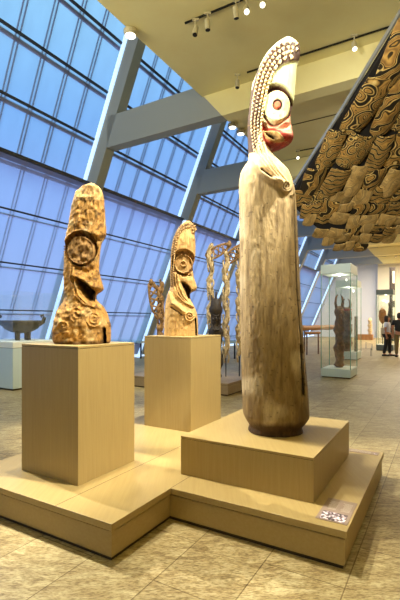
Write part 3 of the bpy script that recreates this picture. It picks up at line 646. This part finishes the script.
for j in range(len(rows)-1):
    y0, y1 = rows[j], rows[j+1]; x = edge_x(min(y0, 7.8))-.13+random.uniform(.0, .06)
    xmax = .5*y1+.45
    while x < xmax and x < 5.4:
        wd = wid[j]*random.uniform(.75, 1.3); ym = (y0+y1)/2; xc = x+wd/2
        lean = .12*(1-(x-2)/4)
        jit = random.uniform(-.05, .05)*(1 if j < 5 else .8)
        if inpoly(xc, ym+jit, OUT) and inpoly(xc, y1-.1, OUT) or (j > 5 and inpoly(xc, ym, OUT)):
            nx, ny = 7, 11; vs = []; dz = random.uniform(-.03, .03)-(.03 if j > 4 else 0)*random.random(); tw = random.uniform(-.12, .12) if j < 6 else random.uniform(-.16, .16)
            slope = random.uniform(.0, .05)
            hx, hy = wd/2*.975, (y1-y0)/2*(1.08 if j < 5 else 1.25)*random.uniform(.96, 1.12)
            for side in (0, 1):
                for b in range(ny):
                    for a in range(nx):
                        p_, q_ = -1+2*a/(nx-1), -1+2*b/(ny-1)
                        k = 1-.10*abs(q_)**8; kk = 1-.06*abs(p_)**6
                        lx, ly = p_*hx*k, q_*hy*kk
                        X_ = xc+lx*math.cos(tw)-ly*math.sin(tw)-lean*(ly)*.8; Y_ = ym+jit+lx*math.sin(tw)+ly*math.cos(tw)
                        bow = -(.15 if j < 6 else .05)*wd*(1-p_*p_)-.015*(1-q_*q_)
                        vs.append((X_, Y_, plz(Y_)+dz+bow+slope*q_+(.016 if side else 0)))
            fs = []; N = nx*ny
            for b in range(ny-1):
                for a in range(nx-1):
                    i = b*nx+a; fs.append((i, i+nx, i+nx+1, i+1)); fs.append((N+i, N+i+1, N+i+nx+1, N+i+nx))
            rim_ = [a for a in range(nx)]+[b*nx+nx-1 for b in range(1, ny)]+[(ny-1)*nx+a for a in range(nx-2, -1, -1)]+[b*nx for b in range(ny-2, 0, -1)]
            for q in range(len(rim_)): a, b = rim_[q], rim_[(q+1) % len(rim_)]; fs.append((a, b, b+N, a+N))
            mb = MB().add(vs, fs)
            me_parent = root
            o = mb.build('painted_panel', random.choice([painted[0], painted[1], painted[0], painted[1], painted[2], painted[3]] if j < 5 else painted[1:] if j < 7 else painted[2:]+painted[4:]), root, smooth=False); npan += 1
        x += wd
for i, (a, b) in enumerate([(0, 1), (1, 2)]):
    pass
rail = MB(); pr = []
for (x, y) in OUT[:4]: pr.append((x, y))
for (a, b) in zip(pr[:-1], pr[1:]):
    z0, z1 = plz(a[1]), plz(b[1])
    rail.hexa([(a[0]-.08, a[1], z0+.06), (a[0]-.055, a[1], z0+.06), (b[0]-.055, b[1], z1+.06), (b[0]-.08, b[1], z1+.06)],
              [(a[0]-.08, a[1], z0+.125), (a[0]-.055, a[1], z0+.125), (b[0]-.055, b[1], z1+.125), (b[0]-.08, b[1], z1+.125)])
rail.build('edge_rail', steel, root)
for (x, y) in ((5.2, 7.2), (4.0, 5.5), (5.2, 5.0)): MB().tube([(x, y, plz(y)+.12), (x, y, 6.97)], .008, 6).build('suspension_rod', blackm, root)

# ------------------------------------------------------------------ showcases
def showcase(fc, W, D, zb, zt, label, paint=None, name='display_case', group=None):
    casepaint_ = paint or casepaint
    r, l = r_of(*fc), l_of(*fc)
    t = empty(name, P(r+D/2, l+W/2, 0), label, 'display case', group)
    MB().rl(r+.03, r+D-.03, l+.03, l+W-.03, 0, .03).build('toe_kick', toe, t)
    MB().rl(r, r+D, l, l+W, .03, zb).build('base', casepaint_, t, bevel=.004)
    MB().rl(r+.03, r+D-.03, l+.03, l+W-.03, zb, zb+.006).build('deck', casefloor, t)
    cap = MB().rl(r, r+D, l, l+W, zt, zt+.25).build('cap', casepaint_, t, bevel=.004)
    for (a0, a1, b0, b1) in ((r, r+.012, l+.012, l+W-.012), (r+D-.012, r+D, l+.012, l+W-.012), (r, r+D, l, l+.012), (r, r+D, l+W-.012, l+W)):
        MB().rl(a0, a1, b0, b1, zb, zt).build('glass_pane', case_glass, t)
    eg = MB()
    for a in (r, r+D-.014):
        for b in (l, l+W-.014): eg.rl(a-.002, a+.016, b-.002, b+.016, zb, zt)
    eg.build('edge_joint', edge_glass, t)
    MB().lathe((*P(r+D/2, l+W/2)[:2], zt-.02), [(.03, 0), (.03, .02)], 12).build('downlight', lampface, cap)
    li = bpy.data.lights.new('case_downlight', 'POINT'); li.energy = 16; li.color = (1, .9, .7); li.shadow_soft_size = .01
    lo = bpy.data.objects.new('case_downlight', li); COL.objects.link(lo); lo.location = P(r+D/2, l+W/2, zt-.08)
    return t
f1 = (3.97, 10.97); f2 = (6.07, 16.1); f3 = (9.74, 21.0)
showcase(f1, .78, .95, .24, 2.81, 'tall glass display case nearest on the right, with a horned brown post')
showcase(f2, .80, .95, .30, 2.87, 'second tall glass display case, directly behind the nearest one')
showcase(f3, .80, .95, .30, 2.87, 'glass display case with slate cap at far right, behind the visitors', casetop)
def ctr(fc, W=.79, D=.95):
    r, l = r_of(*fc), l_of(*fc); return P(r+D/2, l+W/2)[:2]
def totem(name, loc, h, rad, label, m, cat='carved post', horns=True, n=22, seed=1, cap=None):
    rr = random.Random(seed)
    t = empty(name, loc, label, cat); x, y, z = loc
    prof = [(rad*.7, 0)]
    k = 26
    for i in range(1, k):
        f = i/k; q = 1+.22*math.sin(f*19+seed)+.10*math.sin(f*43)
        prof.append((rad*q*(1 if f < .72 else 1.06-.8*(f-.72)), h*.82*f))
    if not horns: prof = [(a_*(1.0 if i_ < 18 else .95), z_*1.06) for i_, (a_, z_) in enumerate(prof)]
    prof.append((rad*(.6 if horns else .75), h*(.84 if horns else .92)))
    b = MB().lathe((x, y, z), prof, n, (1, .85))
    # carved face on the swollen head: brow, nose, eyes
    zf = z+h*.68
    b.tube([(x-.5*rad, y-rad*.95, zf+.05*h), (x, y-rad*1.12, zf+.035*h), (x+.5*rad, y-rad*.95, zf+.05*h)], rad*.16, 6)
    b.tube([(x, y-rad*1.08, zf+.04*h), (x, y-rad*1.35, zf-.01*h), (x, y-rad*1.1, zf-.03*h)], [rad*.12, rad*.2, rad*.08], 6)
    for sg in (-1, 1): b.lathe((x+sg*rad*.5, y-rad*1.0, zf), [(rad*.05, -.02*h), (rad*.2, 0), (rad*.05, .02*h)], 8)
    for i in range(5):  # low figures clasped to the shaft
        zz = z+h*(.08+.12*i); b.tube([(x-rad*.8, y-rad*.7, zz+.07*h), (x-rad*.4, y-rad*1.15, zz), (x+rad*.4, y-rad*1.15, zz), (x+rad*.8, y-rad*.7, zz+.07*h)], rad*.17, 6)
    if not horns:
        for sg in (-1, 0, 1): b.tube([(x+sg*rad*.5, y, z+h*.86), (x+sg*rad*.75, y, z+h*(.96 if sg else 1.0))], [rad*.3, rad*.12], 6)
    b.build('shaft', m, t, smooth=True)
    if horns:
        hb = MB()
        for sg in (-1, 1):
            hb.tube([(x+sg*rad*.55, y, z+h*.80), (x+sg*rad*.85, y, z+h*.88), (x+sg*rad*.7, y, z+h*.96), (x+sg*rad*.3, y, z+h)], [rad*.34, rad*.28, rad*.22, rad*.1], 8)
        hb.build('horn', m, t, smooth=True)
    if cap: MB().lathe((x, y, z+h*.78), [(rad*1.1, 0), (rad*1.12, .05)], 14).build('band', cap, t)
    return t
cx, cy = ctr(f1); totem('totem_post', (cx, cy, .247), 2.02, .125, 'brown carved post with two upright horns inside the nearest glass case', brownwood, seed=2)
cx, cy = ctr(f2); totem('totem_post', (cx-.1, cy, .307), 2.1, .2, 'dark carved post with a red band inside the second glass case', brownwood, seed=4, cap=mat('red_band', srgb(200, 50, 40), .6))
bp = MB().box((cx+.25, cy-.1, 1.05), (.10, .10, 1.4)).build('black_post', black); tag(bp, 'slim black board beside the carved post in the second case', 'board')
bp.location.z = .307
cx, cy = ctr(f3)
cx -= .12
t = empty('oval_shield', (cx-.05, cy, .307), 'brown oval shield on a thin stand in the far right case', 'shield')
MB().lathe((cx-.05, cy, 1.35), [(.02, 0), (.16, .18), (.22, .42), (.18, .68), (.03, .86)], 16, (1, .25)).build('board', logwood, t, smooth=True)
MB().tube([(cx-.05, cy, .307), (cx-.05, cy, 1.45)], .02, 6).build('stand_rod', blackm, t)
totem('totem_post', (cx+.38, cy+.12, .307), 2.3, .09, 'dark carved post beside the oval shield in the far right case', darkwood, seed=6, horns=False)
# tall spliced post mounted on far cream wall
x, y, z = px(392.3, 345, 31.0)
t = empty('mounted_post', (x, y, 0), 'tall black and white notched post rising behind the far right case', 'carved post')
sh_ = MB().box((x, y, 2.75), (.34, .2, 5.5)).build('shaft', darkwood, t)
for (z0, z1) in ((1.9, 2.5), (3.0, 3.6), (4.3, 5.2)): MB().box((x+.04, y-.11, (z0+z1)/2), (.14, .03, z1-z0)).build('white_panel', wall_c, sh_)
# pale figure on low plinth by the end wall
x, y, z = px(368, 338, 33)
t = MB().box((x-.2, y, .22), (1.1, .5, .44), -A).build('low_bench_plinth', logwood); tag(t, 'low tan plinth against the far white wall', 'plinth')
totem('standing_figure', (x+.15, y, .44), 1.35, .15, 'small pale standing figure on the low plinth by the far white wall', poledwood, 'statue', False, seed=9)

# low showcase with the bowl
fc = (-4.10, 9.12); r, l = r_of(*fc), l_of(*fc)
t = empty('low_display_case', P(r+.6, l+.7, 0), 'low pale blue-white display case at far left under the dark bowl', 'display case')
MB().rl(r+.03, r+1.27, l+.03, l+1.4, 0, .04).build('toe_kick', toe, t)
MB().rl(r, r+1.3, l, l+1.5, .04, .93).build('base', casepaint, t, bevel=.004)
MB().rl(r+.005, r+1.295, l+.005, l+1.495, .93, .94).build('shadow_gap', casetop, t)
MB().rl(r, r+1.3, l, l+1.5, .94, 1.07).build('deck', casefloor, t, bevel=.004)
for (a0, a1, b0, b1) in ((r, r+.012, l+.012, l+1.488), (r+1.288, r+1.3, l+.012, l+1.488), (r, r+1.3, l, l+.012), (r, r+1.3, l+1.488, l+1.5)):
    MB().rl(a0, a1, b0, b1, 1.07, 2.2).build('glass_pane', case_glass, t)
bx, by = px(21, 0, 10.0)[:2]; bz = 1.07; k = 10.0/F
t = empty('feast_bowl', (bx, by, bz), 'dark carved bowl on stubby legs with curled handles, at far left', 'bowl')
prof = [(.04, .17), (.24, .20), (.40, .28), (.47, .38), (.50, .47), (.47, .48), (.43, .39), (.34, .30), (.2, .25), (.02, .23)]
b = MB().lathe((bx, by, bz), prof, 32, (1, .6)); b.build('vessel', bowlwood, t, smooth=True)
for sg in (-1, 1):
    MB().tube([(bx+sg*.44, by, bz+.38), (bx+sg*.53, by, bz+.44), (bx+sg*.56, by, bz+.54), (bx+sg*.53, by, bz+.61), (bx+sg*.48, by, bz+.58), (bx+sg*.49, by, bz+.53)], [.05, .05, .045, .035, .03, .02], 8).build('handle', bowlwood, t, smooth=True)
for (dx, dy) in ((-.15, .12), (-.02, -.13), (.14, .1), (.05, .2)): MB().tube([(bx+dx, by+dy, bz+.006), (bx+dx, by+dy, bz+.22)], [.05, .055], 10).build('leg', bowlwood, t)

# ------------------------------------------------------------------ bis poles on their low plinth
fc = (.57, 8.48); r, l = r_of(*fc), l_of(*fc)
t = empty('low_plinth', P(r+.8, l+1.3, 0), 'low brown plinth on the floor under the openwork ancestor poles', 'plinth')
vd = mat('walnut_plinth', srgb(150, 128, 92), .5, noise=.1, nscale=30)
MB().rl(r+.03, r+1.57, l+.03, l+2.67, 0, .03).build('toe_kick', toe, t)
MB().rl(r, r+1.6, l, l+2.7, .03, .215).build('body', vd, t, bevel=.003)
MB().rl(r+.008, r+1.592, l+.008, l+2.692, .215, .222).build('shadow_gap', toe, t)
MB().rl(r, r+1.6, l, l+2.7, .222, .257).build('top_panel', vd, t, bevel=.003)
def figure_pts(x, y, z0, z1, ph):  # profile of stacked carved figures
    pts, rad = [], []; n = 48
    for i in range(n+1):
        f = i/n; c = (f*4+ph) % 1.0
        rr = .056+.026*math.exp(-((c-.88)/.07)**2)+.024*math.exp(-((c-.55)/.13)**2)-.014*math.exp(-((c-.76)/.05)**2)-.010*math.exp(-((c-.12)/.08)**2)
        pts.append((x+.035*math.sin(f*4*2*math.pi+ph*6), y, z0+(z1-z0)*f)); rad.append(rr)
    rad[0] = .03; rad[1] = .045; rad[-1] = .03; rad[-2] = .055; rad[-3] = .06
    return pts, rad
def bis_pole(x, y, z0, z1, label, wing, ph, m=poledwood, wingdir=1):
    t = empty('ancestor_pole', (x, y, .257), label, 'carved pole', 'openwork ancestor poles')
    pts, rad = figure_pts(x, y, z0, z1, ph); b = MB().tube(pts, rad, 12)
    h = z1-z0
    for q in range(4):   # bent limbs of each stacked figure
        zc = z0+h*((q+.45-ph*.25) % 4)/4
        for sg in (-1, 1):
            b.tube([(x+sg*.06, y-.02, zc+.20), (x+sg*.07, y-.06, zc+.09), (x+sg*.04, y-.09, zc-.01)], [.024, .022, .018], 6)
            b.tube([(x+sg*.05, y-.02, zc-.06), (x+sg*.06, y-.08, zc-.16), (x+sg*.04, y-.04, zc-.28)], [.028, .024, .020], 6)
        b.tube([(x, y-.09, zc+.34), (x, y-.14, zc+.30), (x, y-.10, zc+.27)], [.015, .03, .012], 6)
    b.build('shaft', m, t, smooth=True)
    MB().tube([(x, y+.05, .257), (x, y+.05, z0+.35)], .014, 6).build('mounting_rod', blackm, t)
    if wing:
        (ax, az), (bx_, bz_) = wing; wb = MB(); A0 = Vector((x+ax, y-.02, az)); B0 = Vector((x+bx_, y-.12, bz_)); D = B0-A0; N = Vector((-D.z, 0, D.x)).normalized()
        hw = .085 if m != tanwood else .10; n = 10; top = []; bot = []
        for i in range(n+1):
            f = i/n; w_ = hw*(.45+1.1*math.sin(math.pi*min(1, f*.9+.05))**.7)*(1-.35*f)
            top.append(A0+D*f+N*w_); bot.append(A0+D*f-N*w_)
        wr_ = 1.6 if m == tanwood else 1.2
        wb.tube(top, .020*wr_, 6); wb.tube(bot, .020*wr_, 6); wb.tube([top[0], bot[0]], .03, 6); wb.tube([top[-1], bot[-1]], .04, 6)
        for i in range(0, n, 2):
            wb.tube([top[i], (top[i+1]+bot[i+1])/2+N*.02, bot[min(i+2, n)]], .015*wr_, 6); wb.tube([bot[i], (top[i+1]+bot[i+1])/2-N*.02, top[min(i+2, n)]], .015*wr_, 6)
        wb.lathe(tuple(B0+Vector((0, 0, -.06))), [(.02, 0), (.045, .03), (.055, .08), (.04, .12), (.02, .15)], 10)
        wb.build('openwork_wing', tanwood, t, smooth=True)
    return t
def hz(v, Y): return H-(v-V0)*Y/F
def W_(x, Y, u0, v0, u1, v1): return ((px(u0, v0, Y)[0]-x, hz(v0, Y)), (px(u1, v1, Y)[0]-x, hz(v1, Y)))
Yp = 9.55
x = px(210.5, 0, 9.58)[0]; bis_pole(x, 9.58, hz(356, Yp), hz(243, Yp), 'leftmost pale carved pole of figures, openwork wing slanting up right', W_(x, Yp, 207, 257, 229, 245.5), .2)
x = px(226, 0, 9.51)[0]; bis_pole(x, 9.51, hz(358, Yp), hz(250, Yp), 'middle pale carved pole of stacked figures, feet hanging clear above the plinth', W_(x, Yp, 227, 262, 241, 247), .65)
x = px(239.5, 0, 9.555)[0]; bis_pole(x, 9.555, hz(356, Yp), hz(246, Yp), 'pale carved pole of figures half hidden behind the tallest drum', None, .9)
x = px(160.5, 0, 10.03)[0]; bis_pole(x, 10.03, hz(356, 10), hz(281.5, 10)+.0, 'short brown carved pole with a wing leaning left, behind the middle head', W_(x, 10, 160, 318, 151.5, 283), .4, tanwood)
totem('carved_figure', (px(216, 0, 9.19)[0], 9.19, .257), 1.93, .135, 'squat dark carved figure post standing between the two pale poles', darkwood, 'carved post', False, seed=3)

# ------------------------------------------------------------------ glass-topped tables near the window wall
def vit(u, v, wl_, label):
    Y = H*F/(v-V0); x, y = (u-200)*Y/F, Y; r, l = r_of(x, y), l_of(x, y)
    t = empty('display_table', P(r+.4, l+wl_/2, 0), label, 'table', 'glass-topped tables by the window wall')
    for a in (r, r+.75):
        for b in (l, l+wl_-.05): MB().rl(a, a+.05, b, b+.05, 0, .62).build('leg', blackm, t)
    MB().rl(r-.02, r+.82, l-.02, l+wl_+.02, .62, .70).build('tabletop', casepaint, t)
    MB().rl(r, r+.8, l, l+wl_, .70, .95).build('glass_cover', case_glass, t)
vit(235, 359, 1.6, 'glass-topped table seen between the ancestor poles and the tallest drum')
vit(141, 358.5, 2.0, 'glass-topped table glimpsed in the gap between the two tall pedestals')

# long carved logs on trestles
def log_on_stand(u0, u1, v, Y0, Y1, rad, floor_v, label):
    p0 = px(u0, v, Y0); p1 = px(u1, v, Y1)
    z = p0[2]; t = empty('log_drum', ((p0[0]+p1[0])/2, (Y0+Y1)/2, 0), label, 'carved log')
    n = 14; pts = [(p0[0]+(p1[0]-p0[0])*i/n, Y0+(Y1-Y0)*i/n, z) for i in range(n+1)]
    rads = [rad*(.8 if i in (0, n) else 1+.1*math.sin(i*1.7)) for i in range(n+1)]
    MB().tube(pts, rads, 14).build('log', logwood, t, smooth=True)
    for f in (.12, .88):
        x_, y_ = p0[0]+(p1[0]-p0[0])*f, Y0+(Y1-Y0)*f
        MB().box((x_, y_, (z-rad)/2), (.05, .05, z-rad)).build('leg', brownwood, t)
    return t
log_on_stand(298, 345, 328.2, 20.0, 24.0, .13, 352, 'long horizontal tan log on legs, far beyond the tallest drum')
log_on_stand(305, 320, 333.2, 18.6, 19.2, .06, 352, 'short thin tan log on legs in front of the long one')

# low wire barrier
t = empty('low_barrier', (*px(366, 0, 19.5)[:2], 0), 'low wire barrier on the floor between second case and visitors', 'barrier')
ptsb = [px(357, 0, 17.6)[:2], px(371, 0, 18.0)[:2], px(372, 0, 21.5)[:2], px(366, 0, 23.0)[:2]]
for (x, y) in ptsb: MB().tube([(x, y, 0), (x, y, .34)], .02, 6).build('post', steel, t)
MB().tube([(x, y, .33) for x, y in ptsb], .008, 5).build('wire', steel, t)

# ------------------------------------------------------------------ people
def skinned(name, verts, edges, radii, m, parent, sub=2):
    me = bpy.data.meshes.new(name); off = wloc(parent) if parent else Vector()
    me.from_pydata([Vector(v) for v in verts], edges, []); o = bpy.data.objects.new(name, me); COL.objects.link(o)
    if parent: o.parent = parent
    s = o.modifiers.new('skin', 'SKIN'); s.use_smooth_shade = True
    for i, rr in enumerate(radii): me.skin_vertices[0].data[i].radius = (rr, rr) if not hasattr(rr, '__len__') else rr
    me.skin_vertices[0].data[0].use_root = True
    sb = o.modifiers.new('sub', 'SUBSURF'); sb.levels = sub; sb.render_levels = sub
    me.materials.append(m); return o
def person(loc, rz, hgt, label, sh, tr, bag=None, stride=.1, hairlen=.0):
    k = hgt/1.7
    t = empty('person', loc, label, 'person'); t.rotation_euler = (0, 0, rz); t.scale = (k*1.12, k*1.12, k)
    V, E, Rr = [], [], []
    def add(p, r_, par=None):
        V.append(p); Rr.append(r_)
        if par is not None: E.append((par, len(V)-1))
        return len(V)-1
    pel = add((0, 0, .93), (.15, .11)); wa = add((0, 0, 1.08), (.125, .095), pel); ch = add((0, 0, 1.28), (.155, .105), wa); nk0 = add((0, .0, 1.42), (.07, .06), ch)
    nk = add((0, -.01, 1.48), .052, nk0); hd = add((0, -.02, 1.565), (.075, .09), nk); tp = add((0, -.01, 1.645), (.062, .075), hd)
    hands = []
    for sg in (-1, 1):
        a = add((sg*.17, 0, 1.38), .058, ch); b = add((sg*.22, .02, 1.12), .042, a); c = add((sg*.21, -.09 if sg > 0 else -.02, .88), .030, b)
        d = add((sg*.205, -.11 if sg > 0 else -.03, .82), (.036, .018), c)
        for q in range(4): f1_ = add((sg*.205+.0, (-.14+.018*q) if sg > 0 else (-.06+.018*q), .765), .009, d); add((sg*.195, (-.135+.016*q) if sg > 0 else (-.055+.016*q), .715+.006*abs(q-1)), .007, f1_)
        th = add((sg*.19, (-.155 if sg > 0 else -.075), .80), .010, d); add((sg*.185, (-.165 if sg > 0 else -.085), .765), .008, th)
        hp = add((sg*.09, 0, .86), .088, pel); kn = add((sg*.095, -stride*sg*.6-.02, .48), .058, hp); an = add((sg*.095, -stride*sg+.02, .09), .040, kn)
        add((sg*.10, -stride*sg-.11, .035), (.036, .03), an)
    skinned('body', V, E, Rr, skin, t)
    skinned('shirt', [(0, 0, .93), (0, 0, 1.1), (0, 0, 1.28), (0, 0, 1.42), (-.17, 0, 1.385), (-.215, .01, 1.2), (.17, 0, 1.385), (.215, .01, 1.2)], [(0, 1), (1, 2), (2, 3), (2, 4), (4, 5), (2, 6), (6, 7)],
            [(.165, .125), (.15, .115), (.17, .122), (.075, .07), .075, .06, .075, .06], sh, t)
    skinned('trousers', [(0, 0, .97), (-.09, 0, .86), (-.095, stride*.6-.02, .48), (-.095, stride+.02, .10), (.09, 0, .86), (.095, -stride*.6-.02, .48), (.095, -stride+.02, .10)],
            [(0, 1), (1, 2), (2, 3), (0, 4), (4, 5), (5, 6)], [(.155, .12), .10, .075, .06, .10, .075, .06], tr, t)
    hb = MB(); prof = [(.01, 1.48-hairlen), (.085, 1.5-hairlen), (.098, 1.58), (.09, 1.66), (.05, 1.712), (.01, 1.72)]
    hb.lathe((0, .022, 0), prof, 16, (.86, .92)); me_off = t.location.copy(); o = MB(); o.v = [(a+me_off.x, b+me_off.y, c+me_off.z) for a, b, c in hb.v]; o.f = hb.f; o.build('hair', hair, t, smooth=True)
    fb = MB()
    fb.tube([(0, -.105, 1.60), (0, -.128, 1.565), (0, -.108, 1.552)], [.009, .014, .006], 6)
    o = MB(); o.v = [(a+me_off.x, b+me_off.y, c+me_off.z) for a, b, c in fb.v]; o.f = fb.f; o.build('nose', skin, t, smooth=True)
    sb = MB()
    for sg in (-1, 1): sb.box((sg*.098+me_off.x, -stride*sg-.05+me_off.y, .035+me_off.z), (.095, .27, .07))
    for i, sg in enumerate((-1, 1)):
        MB().box((sg*.098+me_off.x, -stride*sg-.05+me_off.y, .036+me_off.z), (.095, .27, .07)).build('shoe', black, t, bevel=.02)
    if bag:
        o = MB().box((.17+me_off.x, .17+me_off.y, 1.0+me_off.z), (.12, .2, .42)); o.build('bag', bag, t, bevel=.03)
    return t
x, y, z = px(387.3, 356, 18.1)
person((x, y, 0), .9, 1.74, 'person in pale lavender shirt and black trousers with beige bag, standing by far case', shirt_l, trous_b, bagm, .08, .06)
x, y, z = px(399.5, 357, 17.5)
person((x, y, 0), 2.6, 1.86, 'person in black shirt and olive trousers, at the right edge beside another visitor', shirt_b, trous_o, None, .05, 0)

# ------------------------------------------------------------------ track lighting
def track(u0, v0, u1, v1, label):
    Y0 = 5.37*F/(V0-v0); Y1 = 5.37*F/(V0-v1); a = px(u0, v0, Y0); b = px(u1, v1, Y1)
    d = Vector(b)-Vector(a); o = MB().box(((a[0]+b[0])/2, (a[1]+b[1])/2, 6.94), (math.hypot(d.x, d.y), .022, .03), math.atan2(d.y, d.x)).build('lighting_track', blackm)
    o.location.z = 6.937; tag(o, label, 'track')
track(185, 25, 300, -22, 'black lighting track on the ceiling, nearest at the top')
track(247, 74, 440, 12.5, 'long black lighting track on ceiling running behind the tallest head')
track(296, 152.5, 330, 146, 'short dark track on the dim ceiling beside the canopy rail')
def lamp(u, v, tgt, label, lit=False, Yo=None, sz=1.0):
    """can lamp hung from the ceiling, its head about pixel (u,v)"""
    zc = 6.72; Y = Yo or (zc-H)*F/(V0-v); x = (u-200)*Y/F; z = hz(v, Y)
    t = empty('track_spotlight', (x, Y, z), label, 'spotlight', 'ceiling track spotlights')
    d = (Vector(tgt)-Vector((x, Y, z))).normalized()
    p = Vector((x, Y, z)); r_ = .047*sz
    lh = MB().tube([p-d*.09*sz, p-d*.085*sz, p+d*.09*sz], [r_*.8, r_, r_], 14).build('lamp_head', canm, t)
    MB().tube([p+d*.0905*sz, p+d*.094*sz], [r_*.9, r_*.9], 14).build('lens', lampface if lit else black, lh)
    MB().tube([p-d*.03, Vector((x, Y, 6.93))], .012, 6).build('stem', canm, t)
    MB().box((x, Y, 6.925), (.12, .035, .03)).build('adapter', canm, t)
lamp(195.5, 31, (-.6, 6, 2), 'leftmost lamp on the nearest ceiling track')
lamp(207.5, 25, (.5, 7, 1), 'second lamp from left on the nearest ceiling track')
lamp(236, 12.5, (1.2, 8, 1), 'third lamp from left on the nearest ceiling track')
lamp(246.5, 10, (.6, 3.6, 2.5), 'lit lamp fourth from left on the nearest ceiling track', True)
lamp(262.5, 3, (.6, 3.6, 2.5), 'lit lamp at the top edge above the tallest head', True)
lamp(237.5, 84, (.45, 8.0, 0), 'dark-mouthed can lamp hanging just left of the tallest head')
lamp(354.3, 46, (2.4, 4.5, 0), 'bright lit lamp on the long track right of the tallest head', True)
lamp(298, 157, (1.0, 5, 0), 'lit lamp on the dim ceiling just left of the canopy rail', True)
def disc(u, v, z, label):
    Y = (z-H)*F/(V0-v); x = (u-200)*Y/F
    o = MB().lathe((x, Y, z), [(.10, 0), (.13, .05), (.13, .09)], 16); t = empty('downlight', (x, Y, z), label, 'downlight', 'round downlights'); hs = o.build('housing', canm, t)
    MB().lathe((x, Y, z-.012), [(.095, 0), (.095, .011)], 16).build('lens', lampface, hs)
    return t
disc(130.5, 35.5, 6.87, 'round white downlight at ceiling edge beside the nearest slanted rib')
disc(232.5, 127.5, 6.87, 'left of the two downlights above the blue window, beside the tall head')
disc(240.8, 134, 6.87, 'right of the two downlights above the blue window, beside the tall head')
disc(301.5, 233.5, 6.87, 'small far downlight just left below the canopy corner')
disc(335, 253, 6.87, 'small far downlight under the tip of the canopy')
disc(396, 257, 6.87, 'small far downlight near the right edge below the canopy')
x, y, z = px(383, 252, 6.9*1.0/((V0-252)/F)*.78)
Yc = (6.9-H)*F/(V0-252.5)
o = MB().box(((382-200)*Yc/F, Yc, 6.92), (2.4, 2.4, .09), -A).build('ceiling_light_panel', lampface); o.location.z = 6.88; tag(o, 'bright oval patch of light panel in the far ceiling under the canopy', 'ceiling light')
print('panels', npan)
